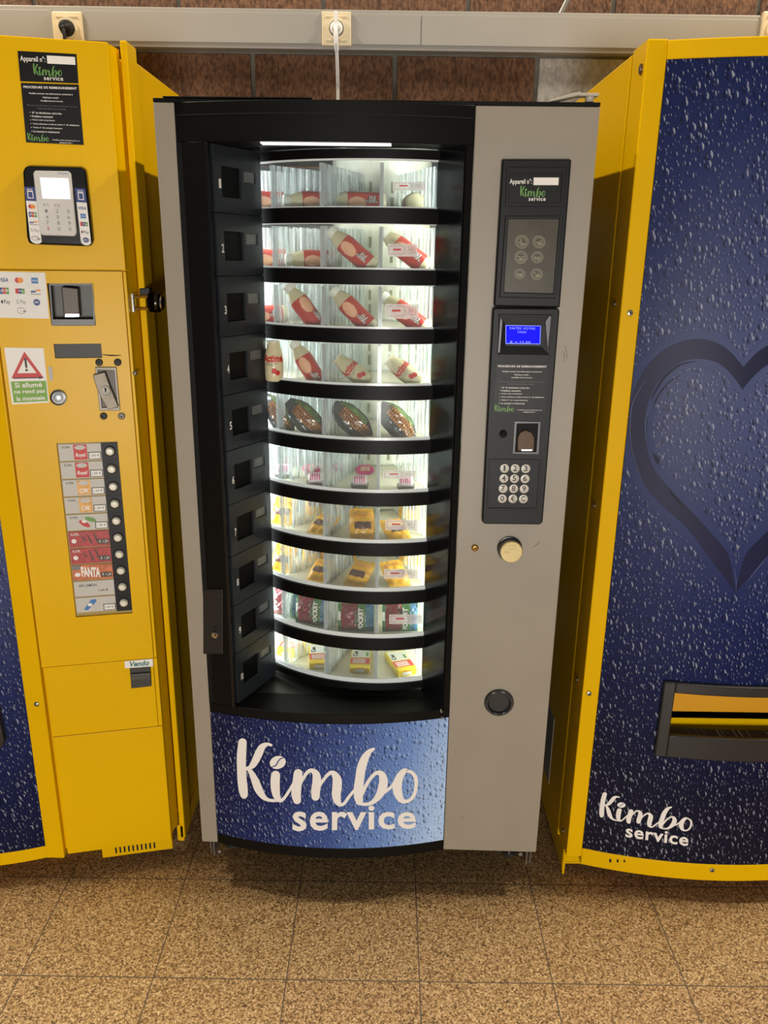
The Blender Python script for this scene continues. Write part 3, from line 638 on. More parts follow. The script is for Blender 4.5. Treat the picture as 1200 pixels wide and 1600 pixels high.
for k in range(10):
    b = B()
    rows = []
    for r, z in ((.118, bz(k)-.012), (DR-.004, bz(k)-.012), (DR-.004, bz(k)-.004), (.118, bz(k)-.004)):
        rows.append([b.verts.new(dpt(2*math.pi*i/60, z, r)) for i in range(60)])
    for j in range(4):
        for i in range(60): b.faces.new((rows[j][i], rows[j][(i+1) % 60], rows[(j+1) % 4][(i+1) % 60], rows[(j+1) % 4][i]))
    tray = obj('drum_tray', b, TRAYF, mm, smooth=True)
    b = B(); arc(b, DR+.001, PL-.05, PR+.02, bz(k)-.004, bz(k)+.0025+.0009*k, .004, 26)
    if k >= 3:
        for i in range(110):
            p = PL+(PR-PL)*i/110; arc(b, DR+.0022, p, p+.003, bz(k)+.0002, bz(k)+.0032, .002, 1)
    arc(b, DR+.001, PL-.05, PR+.02, tz(k)-.0025, tz(k)+.001, .004, 26)
    obj('tray_rim', b, RIM, tray)
    b = B(); arc(b, DR, PL-.05, PR+.02, bz(k)+.0035, tz(k)-.0025, .0012, 26); obj('tray_front', b, PANE, tray, smooth=True)
    if k >= 8:
        b = B()
        for i in range(14):
            p = PL+(PR-PL)*(i+.15)/14; arc(b, DR-.004, p, p+.028, bz(k)-.003, bz(k)+.0005, .006, 2)
        obj('tray_teeth', b, M('grey_teeth', (120, 122, 112), .5), tray)
    for ph in SEC[0:5]:
        b = B(); c, s = math.cos(ph), math.sin(ph); ex = Vector((c, s, 0))
        def dp(r, w, z): q = (DC[0]+s*r+c*w, DC[1]-c*r+s*w); return G0.w(q[0], q[1], z)
        z0, z1 = bz(k)-.004, tz(k)-.006
        def slab(r0, r1, w):
            v = [b.verts.new(dp(r, ww, z)) for z in (z0, z1) for r in (r0, r1) for ww in (-w, w)]
            for q in ((0, 1, 3, 2), (4, 6, 7, 5), (0, 4, 5, 1), (2, 3, 7, 6), (0, 2, 6, 4), (1, 5, 7, 3)): b.faces.new([v[i] for i in q])
        slab(.12, DR-.004, .0009)
        for j in range(9): slab(.15+j*.022, .153+j*.022, .002)
        dv = obj('tray_divider', b, DIV, tray)
        b = B(); slab(DR-.012, DR-.010, .0042); slab(DR-.0035, DR-.0015, .0042); slab(DR-.012, DR-.0015, .0012); obj('divider_post', b, POST, tray)
    b = B()
    for i in range(60):
        if i % 2: continue
        a0 = 2*math.pi*i/60; arc(b, .121, a0, a0+.05, bz(k)+.012, bz(k)+.036, .002, 1, 1); arc(b, .121, a0+.0, a0+.05, bz(k)+.045, bz(k)+.069, .002, 1, 1)
    arc(b, .1195, 0, 2*math.pi-.0001, bz(k)-.004, tz(k)+.03, .003, 40, 0)
    obj('drum_core', b, [CORE, M('core_slot', (150, 148, 120), .6)], tray)
# price labels stuck on the tray fronts
LBLP = clear('price_label_film', (244, 240, 240), .62, .4)
for k, (u0, v0, u1, v1) in {0: (612, 284, 664, 298), 1: (603, 381, 652, 401), 2: (600, 475, 654, 498), 5: (596, 735, 650, 748), 6: (600, 812, 652, 828), 7: (598, 889, 652, 904), 8: (606, 960, 660, 975)}.items():
    u0 += 2; S = Plane(G0.w(0, DC[1]-math.cos(phi_x(.50))*DR-.003, 0), MYAW+.22*0)
    class DrumS(Plane):
        def p(s, u, v, off=0):
            y = .06
            for _ in range(8):
                q = Plane.p(G0, u, v, -y+off); x = (q-G0.O).dot(G0.ex); y = DC[1]-math.sqrt(DR*DR-(x-DC[0])**2)
            return Plane.p(G0, u, v, -y+off)
    D = DrumS(G0.O, MYAW); Q = rect(u0, v0, u1, v1)
    b = B(); patch(b, D, Q, (0, 0, 1, 1), .0014, 0, 4); lb = obj('price_label', b, LBLP, mm, smooth=None)
    b = B()
    patch(b, D, Q, (.2, .38, .46, .52), .0017, 0); text(b, '1,50', D, Q, (.6, .3, .85, .62), .0017, 0, 1)
    for q in ((.05, .14, .55, .17), (.05, .8, .55, .83), (.05, .14, .06, .83), (.55, .14, .56, .83), (.56, .2, .92, .22), (.56, .7, .92, .72), (.91, .2, .92, .72)): patch(b, D, Q, q, .0017, 1)
    obj('label_print', b, [REDINK, GREYINK], lb, smooth=None)
# tubes inside
area('fluorescent_tube', G0.w(.668, .085, 1.15), G0.w(.40, .30, 1.15), .05, 1.2, 12.5, (.95, 1, .96))
area('fluorescent_tube', G0.w(.118, .19, 1.15), G0.w(.42, .30, 1.15), .05, 1.2, 6.5, (.92, .98, 1))

# ---- controls on the right door
b = B(); prism(b, G0, [(783.5, 250), (891, 250), (873, 480), (770.5, 478)], 0, .014); um = obj('coin_module', b, BLKM, door, bevel=.003, label='black module with number sticker and coin guide')
QN = [(793, 266), (877, 266), (874, 319), (792, 318)]
b = B(); frame(b, G0, [(790, 262), (882, 262), (878, 324), (788, 323)], [(795, 272), (876, 272), (873, 317), (793, 317)], .012, .016); obj('sticker_frame', b, BLKM, door, bevel=.001)
class OffS(Plane):
    def __init__(s, base, d): s.b = base; s.d = d; s.O, s.ex, s.ez, s.nn = base.O, base.ex, base.ez, base.nn
    def p(s, u, v, off=0): return s.b.p(u, v, off+s.d)
sticker_number(OffS(G0, .0145), [(794, 273), (876, 273), (873, 317), (793, 317)], door)
b = B(); frame(b, G0, [(788, 338), (878, 338), (865, 466), (779, 464)], [(793, 343), (871, 343), (862, 458), (786, 456)], .012, .018); obj('coin_guide_frame', b, BLKM, door, bevel=.0015)
b = B(); prism(b, G0, [(793, 343), (871, 343), (862, 458), (786, 456)], .013, .0152); cg = obj('coin_guide', b, M('smoked_olive_plastic', (70, 65, 50), .35, spec=.25, var=.12, scale=40), door)
b = B(); CS = OffS(G0, .0155)
for u, v, r in ((815.5, 378, 10.5), (842, 378, 9.8), (814, 402, 10), (839.5, 402, 9.2), (812, 428, 8.2), (838.5, 428.5, 9.2)):
    Q = [(u-r, v-r), (u+r, v-r), (u+r, v+r), (u-r, v+r)]
    oval(b, CS, Q, .5, .5, .5, .5, 0, 0); oval(b, CS, Q, .5, .5, .44, .44, .0001, 1); oval(b, CS, Q, .5, .5, .36, .36, .0002, 0); oval(b, CS, Q, .5, .5, .31, .31, .0003, 1)
    for j in range(5):
        a = random.uniform(0, 6.28); oval(b, CS, Q, .5+.15*math.cos(a), .5+.15*math.sin(a), .12, .05, .0004+j*.00005, 0, 8, a)
    patch(b, CS, Q, (.5, .62, .8, .72), .0007, 0)
obj('coin_pictures', b, [M('coin_line', (140, 134, 108), .5), MATS['smoked_olive_plastic']], cg, smooth=None)
b = B(); prism(b, G0, [(768.5, 483), (772, 480), (870, 481), (872, 485), (846, 812), (842, 816), (756, 815), (752, 811)], 0, .018); lm = obj('selection_module', b, BLKM, door, bevel=.003, label='black module with display, slot and keypad')
LS = OffS(G0, .0185)
# display recess
b = B(); frame(b, G0, [(778, 490), (862, 491), (856, 553), (776, 552)], [(789, 507), (846, 508), (844, 540), (788, 539)], .0185, .022, 0, .0187); obj('display_bezel', b, BLKM, lm, bevel=.0008)
b = B(); prism(b, LS, [(790, 508), (845, 509), (844, 538), (790, 537)], 0, .0006)
ds = obj('display_screen', b, M('blue_screen', (0, 0, 255), .5, spec=.1, emit=.9), lm, label='lit blue display')
b = B(); QD = [(790, 508), (845, 509), (844, 538), (790, 537)]
SCI = M('screen_characters', (90, 110, 255), .3, emit=.9)
text(b, 'FAITES VOTRE', LS, QD, (.12, .1, .84, .22), .0009, 0, 0, 0, False, 1.1); text(b, 'CHOIX', LS, QD, (.34, .3, .6, .42), .0009, 0, 0, 0, False, 1.1); text(b, '€ = 15,50', LS, QD, (.12, .84, .72, .98), .0009)
for q in ((0, 0, 1, .03), (0, .97, 1, 1), (0, 0, .015, 1), (.985, 0, 1, 1)): patch(b, LS, QD, q, .0008)
obj('screen_text', b, SCI, ds, smooth=None)
for pts in ([(781, 492), (785, 502), (781, 551), (777, 551)], [(858, 492), (861, 495), (855, 552), (851, 502)]):
    b = B(); prism(b, LS, pts, 0, .006); obj('bezel_wing', b, M('wing_grey', (70, 70, 72), .35), lm, bevel=.001)
sticker_procedure(LS, [(775, 567), (858, 568), (852, 646), (770, 645)], lm)
b = B(); disc(b, G0, 784.5, 675, .0085, .018, .0195, 24, 1); disc(b, G0, 785, 674, .0062, .018, .026, 22, 0, .003); obj('return_button', b, [BLKG, DARK], lm, smooth=True)
b = B(); frame(b, LS, [(804, 658), (844, 659), (841, 709), (801, 708)], [(807, 661), (841, 661), (838, 706), (804, 706)], 0, .003); prism(b, LS, [(807, 661), (841, 661), (838, 706), (804, 706)], 0, .0004, 1); obj('slot_surround', b, [M('slot_edge', (60, 60, 62), .35), DARK], lm)
b = B(); prism(b, LS, [(808, 683), (812, 675), (821, 671.5), (830, 675), (834, 683), (833, 704), (808, 703)], .0005, .008); obj('slot_cover', b, M('bronze_plastic', (84, 62, 38), .4, spec=.2, var=.15, scale=60), lm, bevel=.001, label='worn bronze slot cover')
b = B(); prism(b, LS, [(814, 700.5), (831, 700.5), (830, 703), (814, 703)], .008, .0095); obj('slot_highlight', b, CHROME, lm)
b = B(); frame(b, LS, [(764, 717), (847, 718), (841, 798), (760, 797)], [(767, 720), (843, 720.5), (838, 794), (763, 793.5)], 0, .0015); obj('keypad_frame', b, BLKM, lm, bevel=.0005)
KEY = M('key_grey', (196, 190, 178), .35)
kk = '123456789'
for r in range(4):
    for c in range(3):
        u = (788.3, 787.2, 786, 784.7)[r]+c*(16.5, 16.5, 16.4, 16.4)[r]; v = (731.5, 747.3, 763, 778.7)[r]+c*.25
        ch = ('123', '456', '789', '0€C')[r][c]
        b = B(); disc(b, LS, u, v, .0094, 0, .0025, 24, 0, .0006); kb = obj('key', b, KEY, lm, smooth=True)
        b = B(); text(b, ch, LS, [(u-3, v-4.2), (u+3, v-4.2), (u+2.8, v+4.2), (u-3, v+4.2)], (0, 0, 1, 1) if ch != '1' else (.25, 0, .75, 1), .0036, .015); obj('key_legend', b, BLACKINK, kb, smooth=None)
# push disc, lock, return cup
b = B(); C = G0.p(796, 857); ringd(b, G0, 796, 856, .0, .0272, 0, .004, 40); lathe(b, C, G0.nn, (0, 0, 1), [(.0265, 0), (.0265, .012), (.0255, .014), (0, .014)], 40); pr = obj('coin_entry_ring', b, BLKG, door, smooth=True)
b = B(); Cq = G0.p(797.5, 858.5); lathe(b, Cq, G0.nn, (0, 0, 1), [(0, .010), (.0245, .010), (.0248, .0165), (.0235, .0188), (.0228, .0182), (0, .0182)], 48)
obj('coin_entry_disc', b, M('champagne_metal', (190, 172, 122), .5, metal=.45, var=.06, scale=60), pr, smooth=True, label='champagne-coloured round coin entry disc')
b = B(); Q = [(786, 848), (809, 848), (809, 869), (786, 869)]
LL = OffS(G0, .0186)
for q in ((.1, .2, .9, .25), (.1, .2, .14, .75), (.86, .2, .9, .75), (.1, .7, .5, .75), (.25, .4, .8, .43), (.3, .5, .75, .53)): patch(b, LL, Q, q, .0002)
obj('disc_engraving', b, M('engraved_line', (178, 160, 112), .5, metal=.4), pr, smooth=None)
b = B(); disc(b, G0, 742, 855.5, .0078, 0, .004, 20, 0, .002); disc(b, G0, 742, 855, .0022, .0055, .0066, 10, 1); obj('door_lock', b, [BRASS, DARK], door, smooth=True)
b = B(); C = G0.p(779.5, 1097); lathe(b, C, G0.nn, (0, 0, 1), [(.0345, 0), (.0345, .004), (.031, .0095), (.0275, .0095), (.0245, .004), (.0235, .0012), (0, .0012)], 48)
obj('return_cup', b, M('cup_plastic', (42, 44, 46), .3), door, smooth=True, label='round black coin return cup')
b = B(); disc(b, G0, 779.5, 1097.5, .0232, .0012, .0017, 36); obj('cup_well', b, M('cup_well', (22, 20, 14), .5), door)
# hinge on top, feet
b = B(); HX = Plane(G0.w(0, .02, 0), MYAW)
box(b, G0, W-.05, W-.003, .005, .03, 1.845, 1.85)
pts = [(.745, 1.8345), (.79, 1.844), (.80, 1.8475), (.80, 1.852), (.785, 1.849), (.745, 1.8375)]
f = [b.verts.new(G0.w(x, .004, z)) for x, z in pts]; k = [b.verts.new(G0.w(x, .035, z)) for x, z in pts]
b.faces.new(f); b.faces.new(k[::-1])
for i in range(6): b.faces.new((f[i], k[i], k[(i+1) % 6], f[(i+1) % 6]))
lathe(b, G0.w(W-.018, .016, 1.836), (0, 0, 1), (1, 0, 0), [(0, 0), (.009, 0), (.0075, .004), (.009, .009), (0, .009)], 16)
obj('top_hinge', b, M('painted_hinge', (186, 180, 164), .4), mm, bevel=.001)
for x0, s in ((.012, -1), (W-.062, 1)):
    b = B()
    box(b, G0, x0+.004, x0+.05, .07, .074, .1, .142); box(b, G0, x0+(.002 if s < 0 else .048), x0+(.0045 if s < 0 else .0505), .05, .11, .06, .142)
    box(b, G0, x0+(.044 if s < 0 else .004), x0+(.047 if s < 0 else .007), .06, .11, .085, .142)
    v = [G0.w(x0+(-.006 if s < 0 else .058), y, z) for y, z in ((.045, .142), (.075, .142), (.062, .065), (.055, .062))]; v2 = [q+G0.ex*.003 for q in v]
    vv = [b.verts.new(q) for q in v+v2]; b.faces.new(vv[:4]); b.faces.new(vv[4:][::-1])
    for i in range(4): b.faces.new((vv[i], vv[4+i], vv[4+(i+1) % 4], vv[(i+1) % 4]))
    disc(b, Plane(G0.w(0, .07, 0), MYAW), *((343, 1330) if s < 0 else (813, 1334)), .005, .0, .003, 12)
    obj('foot_bracket', b, GALV, mm, bevel=.0006)
    for y in (.17, .72):
        b = B(); lathe(b, G0.w(x0+.025, y, 0), (0, 0, 1), (1, 0, 0), [(0, .0), (.022, .0), (.022, .01), (.009, .016), (.009, .145), (0, .145)], 20); obj('levelling_foot', b, M('dark_foot', (60, 58, 54), .5, metal=.5), mm, smooth=True)

# ================================================================== right yellow machine
class LocalS(Plane):
    """coordinates are metres on the plane: p(x, z)"""
    def __init__(s, base, d=0): s.b = base; s.d = d; s.O, s.ex, s.ez, s.nn = base.O, base.ex, base.ez, base.nn
    def p(s, x, z, off=0): return s.b.w(x, -(off+s.d), z)
YEL_IN = M('yellow_inside', (226, 160, 8), .5, var=.05)
FR = M('chute_frame_black', (34, 34, 34), .42, var=.1, scale=20)
RO = Vector((.478, 1.70, 0)); RWD = .785
def fr_(x): return -.052*(1-((x-.3925)/.3535)**2) if .039 <= x <= .746 else 0.0
R0 = Plane(RO, 0); RC = Curved(RO, 0, fr_)
rm = thing('vending_machine', 'yellow drinks machine with a big heart drawn in water drops, at the right', 'vending machine', tuple(RO))
def mach_side(b, P, x0, x1, y0, y1, z0, z1): box(b, P, x0, x1, y0, y1, z0, z1)
b = B(); box(b, R0, .0, RWD, .103, .62, .075, 1.945); obj('cabinet', b, YEL, rm, bevel=.004)
b = B()
zst0, zst1 = R0.xz(880, 1338)[1], R0.xz(1013, 60)[1]
box(b, R0, .0, .039, 0, .094, zst0, zst1); s1 = obj('door_stile', b, YEL, rm, bevel=.0025)
b = B(); box(b, R0, RWD-.039, RWD, 0, .094, zst0, zst1); obj('door_stile', b, YEL, rm, bevel=.0025)
def crail(P, f, x0, x1, z0, z1, y1, n=24, off=0):
    b = B(); prev = None
    for i in range(n+1):
        x = x0+(x1-x0)*i/n; y = f(x)+off
        cur = [b.verts.new(P.w(x, yy, zz)) for yy, zz in ((y, z0), (y, z1), (y1, z1), (y1, z0))]
        if prev:
            for k in range(4): b.faces.new((prev[k], cur[k], cur[(k+1) % 4], prev[(k+1) % 4]))
        else: b.faces.new(cur)
        prev = cur
    b.faces.new(prev[::-1]); return b
zb1 = RC.xz(910, 1325)[1]; zt1 = R0.xz(1043, 93)[1]; zbl = .072
obj('top_rail', crail(R0, fr_, .0385, RWD-.0385, zt1, zst1-.002, .094, off=-.0015), YEL, rm, smooth=True, bevel=.002)
obj('bottom_rail', crail(R0, fr_, .0385, RWD-.0385, zbl, zb1, .07, off=-.0015), YEL, rm, smooth=True, bevel=.002)
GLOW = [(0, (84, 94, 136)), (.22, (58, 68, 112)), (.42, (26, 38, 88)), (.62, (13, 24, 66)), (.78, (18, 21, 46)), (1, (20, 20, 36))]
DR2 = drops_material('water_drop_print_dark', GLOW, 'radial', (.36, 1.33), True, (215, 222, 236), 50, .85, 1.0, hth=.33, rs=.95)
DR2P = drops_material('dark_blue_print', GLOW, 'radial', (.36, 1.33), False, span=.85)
cz0, cz1 = RC.p(1060, 1146).z, RC.p(1060, 1079).z
cx0 = RC.p(1047, 1110).x-RO.x; cx1 = RWD-cx0
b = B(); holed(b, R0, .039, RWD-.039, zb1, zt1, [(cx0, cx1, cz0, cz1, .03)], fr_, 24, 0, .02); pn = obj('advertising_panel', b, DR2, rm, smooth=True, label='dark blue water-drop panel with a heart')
def H(l): return [(840+x/3.3333, 500+y/3.3333) for x, y in l]
HO = H([(1070, 245), (1010, 172), (940, 122), (850, 98), (750, 112), (650, 162), (570, 240), (512, 340), (480, 450), (472, 560), (486, 680), (522, 790), (570, 880), (640, 960), (720, 1030), (800, 1110), (880, 1220), (960, 1325), (1030, 1420)])
HI = H([(1070, 365), (1005, 280), (940, 225), (855, 203), (765, 212), (695, 252), (635, 312), (590, 390), (565, 470), (556, 560), (566, 650), (590, 740), (630, 810), (700, 890), (770, 965), (850, 1050), (925, 1135), (995, 1230), (1030, 1418)])
pc1, pc2 = RC.p(1160, 608), RC.p(1149, 925)
def axis(z): return pc1.x+(pc2.x-pc1.x)*(z-pc1.z)/(pc2.z-pc1.z)
def heart(b, grow, off, mi=0, mirror=False):
    prev = None; N_ = crom([(a[0], a[1], c[0], c[1]) for a, c in zip(HO, HI)], 4)
    for a0, a1, c0, c1 in N_:
        mx_, my_ = (a0+c0)/2, (a1+c1)/2; dx, dy = a0-mx_, a1-my_; l = math.hypot(dx, dy) or 1; g = 1+grow/max(l, 4)
        ps = []
        for s in (1, -1):
            q = RC.p(mx_+dx*g*s, my_+dy*g*s)
            if mirror: x = 2*axis(q.z)-q.x; z = q.z
            else: x, z = q.x, q.z
            x = max(RO.x+.0395, x)
            ps.append(b.verts.new((x, RO.y+fr_(x-RO.x)-off, z)))
        if prev:
            try: b.faces.new((prev[0], prev[1], ps[1], ps[0])).material_index = mi
            except ValueError: pass
        prev = ps
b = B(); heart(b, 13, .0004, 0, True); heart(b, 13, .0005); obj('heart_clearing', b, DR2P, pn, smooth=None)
b = B(); heart(b, 0, .0009, 0, True); heart(b, 0, .001)
ht = obj('heart_outline', b, M('heart_stroke', (33, 35, 66), .4, spec=.12, var=.2, scale=6), pn, smooth=None)
mf = lambda x, y, o: RC.p(840+x/3.3333, 500+y/3.3333, o)
HD, HL = M('heart_dark', (18, 20, 46), .4, spec=.1), M('heart_light', (96, 106, 146), .4, spec=.1)
for off_, m_, sts in ((.0014, HD, ([(830, 215, 2), (740, 235, 9), (660, 300, 12), (610, 380, 8), (590, 420, 2)], [(740, 290, 1), (680, 330, 5), (620, 410, 7), (600, 470, 1)], [(815, 265, 4), (832, 268, 4)], [(682, 875, 3), (715, 925, 14), (765, 978, 3)], [(600, 690, 3), (622, 730, 22), (628, 752, 6)], [(575, 500, 2), (565, 570, 7), (575, 640, 2)])),
                     (.0017, HL, ([(565, 310, 1), (500, 420, 3), (482, 540, 3), (492, 680, 2), (540, 830, 1)], [(590, 430, 1), (562, 540, 3), (572, 640, 1)], [(1022, 1290, 1), (1034, 1350, 3), (1034, 1415, 1)], [(1090, 1365, 1), (1140, 1300, 4), (1195, 1235, 2)]))):
    for st in sts: b = B(); ribbon(b, mf, st, off_, 0, 4, False); obj('brush_mark', b, m_, pn, smooth=None)
b = B()
QK = [(941, 1237), (1087, 1260), (1081, 1302), (933, 1281)]
kimbo(b, RC, QK, (0, 0, 1, 1), .0012, 0, 1.0, True, 1)
text(b, 'service', RC, [(978, 1289), (1077, 1304), (1075, 1322.5), (977, 1308)], (0, 0, 1, 1), .0012, .022, 0, 0, False, 1.08)
obj('lettering', b, [CREAM, BLUEINK], pn, smooth=None)
# chute
fx0 = RC.p(1029, 1110).x-RO.x; fx1 = RWD-fx0; fz1 = RC.p(1060, 1064).z; fz0 = RC.p(1060, 1180).z
b = B()
n = 20
def fpt(x, z, o): return R0.w(x, fr_(x)-o, z)
for (xa, xb, za, zb2) in ((fx0, cx0+.001, fz0, fz1), (cx1-.001, fx1, fz0, fz1), (cx0, cx1, cz1-.001, fz1), (cx0, cx1, fz0, cz0+.001)):
    m_ = n if xb-xa > .1 else 2; prev = None
    for i in range(m_+1):
        x = xa+(xb-xa)*i/m_
        cur = [b.verts.new(fpt(x, z, o)) for z, o in ((za, 0), (za, .014), (zb2, .014), (zb2, 0))]
        if prev:
            for k in range(4): b.faces.new((prev[k], cur[k], cur[(k+1) % 4], prev[(k+1) % 4]))
        else: b.faces.new(cur)
        prev = cur
    b.faces.new(prev[::-1])
chf = obj('chute_frame', b, FR, rm, bevel=.003, smooth=True)
b = B()
box(b, R0, cx0-.03, cx1+.03, .10, .102, cz0-.05, cz1+.05)                      # back wall of the chute
box(b, R0, cx0-.03, cx0-.028, .0, .10, cz0-.05, cz1+.05); box(b, R0, cx1+.028, cx1+.03, .0, .10, cz0-.05, cz1+.05)
box(b, R0, cx0-.03, cx1+.03, -.005, .10, cz1+.035, cz1+.037)
obj('chute_box', b, YEL_IN, rm)
b = B(); box(b, R0, cx0-.026, cx1+.026, .008, .012, cz0+.03, cz1+.012); obj('chute_flap', b, YEL_IN, rm, bevel=.001)
b = B(); box(b, R0, cx0-.026, cx1+.026, .002, .004, cz0-.03, cz0+.016); obj('chute_lip', b, YEL, rm, bevel=.0005)
b = B(); box(b, R0, cx0-.027, cx1+.027, .06, .0615, cz0-.04, cz0+.048); obj('chute_shade_sheet', b, DARK, rm)  # black sheet stands in for the shade behind the flap
# screws and vent holes
SCR = M('screw_steel', (150, 148, 140), .35, metal=.9)
for S, u, v in ((R0, 984, 489), (R0, 920, 1083), (RC, 1112, 1358.5)):
    b = B(); disc(b, S, u, v, .0058, .001, .004, 18, 0, .001); disc(b, S, u, v, .0022, .0048, .0056, 6, 1); obj('screw', b, [SCR, DARK], rm, smooth=True)
SD = Plane((RO.x, RO.y, 0), -math.pi/2)
for u, v, r in ((1002.5, 108, .0095), (962, 475, .0062), (930, 790, .006), (903, 1062, .006), (881, 1298, .0062)):
    b = B(); disc(b, SD, u, v, r, .0, .003, 16, 1); disc(b, SD, u, v, r*.7, .003, .0042, 16, 0); obj('side_screw', b, [SCR, M('screw_shade', (96, 66, 20), .5)], rm, smooth=True)
b = B()
for u, w_ in ((953.5, 3.4), (965, 3), (975.5, 2.4)): prism(b, RC, rect(u-w_/2, 1341.5+(u-953)*.05, u+w_/2, 1346.5), .0016, .0024)
obj('vent_slots', b, DARK, rm)
b = B(); lathe(b, R0.w(.033, .045, zst1-.002), (0, 0, 1), (1, 0, 0), [(0, 0), (.02, 0), (.018, .007), (0, .009)], 20); obj('hinge_cap', b, YEL, rm, smooth=True)
# base
for x0, x1 in ((.004, .012), (RWD-.012, RWD-.004)):
    b = B(); box(b, R0, x0, x1, .045, .62, .012, .078); obj('side_skirt', b, YEL, rm, bevel=.001)
b = B()
box(b, R0, .012, .11, .05, .056, .035, .055)
v = [R0.w(.005, y, z) for y, z in ((.04, .075), (.09, .075), (.05, .004), (.042, .002))]; v2 = [q+Vector((.006, 0, 0)) for q in v]
vv = [b.verts.new(q) for q in v+v2]; b.faces.new(vv[:4]); b.faces.new(vv[4:][::-1])
for i in range(4): b.faces.new((vv[i], vv[4+i], vv[4+(i+1) % 4], vv[(i+1) % 4]))
box(b, R0, .006, .085, .048, .052, .03, .036)
obj('base_frame', b, YEL, rm, bevel=.001)
for x in (.10, RWD-.10):
    for y in (.12, .55):
        b = B(); lathe(b, R0.w(x, y, 0), (0, 0, 1), (1, 0, 0), [(0, 0), (.03, 0), (.03, .012), (.012, .02), (.012, .08), (0, .08)], 20); obj('levelling_foot', b, M('dark_foot', (60, 58, 54), .5, metal=.5), rm, smooth=True)
b = B(); box(b, R0, -.0012, -.0002, .25, .6, .13, .34); obj('side_grey_sheet', b, M('light_grey_sheet', (150, 150, 146), .4), rm)  # thin light grey sheet on the lower side face

# ================================================================== left yellow machine
LO = Vector((-1.345, 1.70, 0))
lm_ = thing('vending_machine', 'yellow drinks machine with coin column and selection buttons, at the left', 'vending machine', tuple(LO))
LX = LO.x
LCO = Vector((-.807, 1.697, 0)); LYAW = math.atan2(.058, .257); LC = Plane(LCO, LYAW); LW = math.hypot(.058, .257)
zlt = LC.xz(160, 66)[1]; zlb = LC.xz(104, 1335)[1]
b = B(); box(b, WORLD, LX+.002, -.537, 1.872, 2.31, .075, 1.938); obj('cabinet', b, YEL, lm_, bevel=.004)
b = B(); box(b, WORLD, -.541, -.527, 1.80, 1.866, .05, 1.957); obj('cabinet_flange', b, YEL, lm_, bevel=.003)
# door shell left of the column
b = B()
plan = [(LX, 1.70), (LX+.04, 1.695)]
def fl(x): return 1.652+.043*((x+1.08)/.2245)**2
plan += [(-1.3045+i*(.4515/16), fl(-1.3045+i*(.4515/16))+.004) for i in range(17)]
plan += [(-.8095, 1.697), (-.8095, 1.81), (LX, 1.81)]
f = [b.verts.new((x, y, .10)) for x, y in plan]; k = [b.verts.new((x, y, 1.935)) for x, y in plan]
b.faces.new(f); b.faces.new(k[::-1])
for i in range(len(plan)): b.faces.new((f[i], f[(i+1) % len(plan)], k[(i+1) % len(plan)], k[i]))
obj('door_shell', b, YEL, lm_, smooth=True)
b = B(); box(b, WORLD, -.8535, -.8085, 1.6885, 1.72, .075, 1.935); obj('door_stile', b, YEL, lm_, bevel=.002)
b = B(); box(b, WORLD, LX, LX+.04, 1.6905, 1.72, .075, 1.935); obj('door_stile', b, YEL, lm_, bevel=.002)
for z0, z1 in ((.072, .1075), (1.90, 1.935)):
    b = B(); prev = None
    for i in range(19):
        x = -1.3045+.451*i/18
        cur = [b.verts.new((x, y, z)) for y, z in ((fl(x)-.001, z0), (fl(x)-.001, z1), (1.75, z1), (1.75, z0))]
        if prev:
            for k in range(4): b.faces.new((prev[k], cur[k], cur[(k+1) % 4], prev[(k+1) % 4]))
        else: b.faces.new(cur)
        prev = cur
    b.faces.new(prev[::-1])
    obj('door_rail', b, YEL, lm_, smooth=True)
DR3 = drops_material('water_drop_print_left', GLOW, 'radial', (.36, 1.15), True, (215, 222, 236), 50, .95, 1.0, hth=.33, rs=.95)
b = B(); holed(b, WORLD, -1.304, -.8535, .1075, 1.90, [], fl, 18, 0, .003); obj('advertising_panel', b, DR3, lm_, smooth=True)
CLf = Curved((0, 0, 0), 0, fl)
b = B(); zz0, zz1 = .45, .63
prism(b, Plane((0, 1.672, 0), 0), [(-60, 1060), (-6, 1076), (9, 1155), (6, 1165), (-60, 1160)], -.01, .012)
obj('chute_frame', b, FR, lm_, bevel=.003)
# column
vb = hole_px(LC, 77, 443, 147, 508, .03); dw = hole_px(LC, 85, 537, 159, 559.5, .006); sp_ = hole_px(LC, 95, 691, 199, 962, .007)
sp_ = (LC.xz(88, 692)[0], LC.xz(183.5, 690)[0], LC.xz(165, 961)[1], LC.xz(130, 691)[1], .007)
z1037 = LC.xz(150, 1036)[1]; z424 = LC.xz(100, 422.5)[1]; z1150 = LC.xz(160, 1144)[1]
pr_ = LC.xz(191, 430)[0]
b = B(); holed(b, LC, .0, LW, zlb+.012, zlt, [(vb[0]-.002, vb[1]+.002, vb[2]-.002, vb[3]+.002, .02), (dw[0]-.002, dw[1]+.002, dw[2]-.002, dw[3]+.002, .02), (sp_[0]-.002, sp_[1]+.002, sp_[2]-.002, sp_[3]+.002, .02)], lambda x: .0085, 1, 0, .05)
q = [LC.w(LW, .0085, 0), Vector((-.5465, 1.812, 0))]
for z0, z1 in ((zlb+.012, zlt),):
    quad(b, q[0]+Vector((0, 0, z0)), q[1]+Vector((0, 0, z0)), q[1]+Vector((0, 0, z1)), q[0]+Vector((0, 0, z1)))
tp = [LC.w(0, .0085, 0), LC.w(LW, .0085, 0), q[1], Vector((-.8095, 1.812, 0))]
b.faces.new([b.verts.new(x+Vector((0, 0, zlt))) for x in tp]); b.faces.new([b.verts.new(x+Vector((0, 0, zlb+.012))) for x in tp][::-1])
col = obj('coin_column', b, YEL, lm_, bevel=0)
b = B(); box(b, LC, 0, LW, .0, .008, z424+.0012, zlt+.001); pt = obj('top_plate', b, YEL, lm_, bevel=.002)
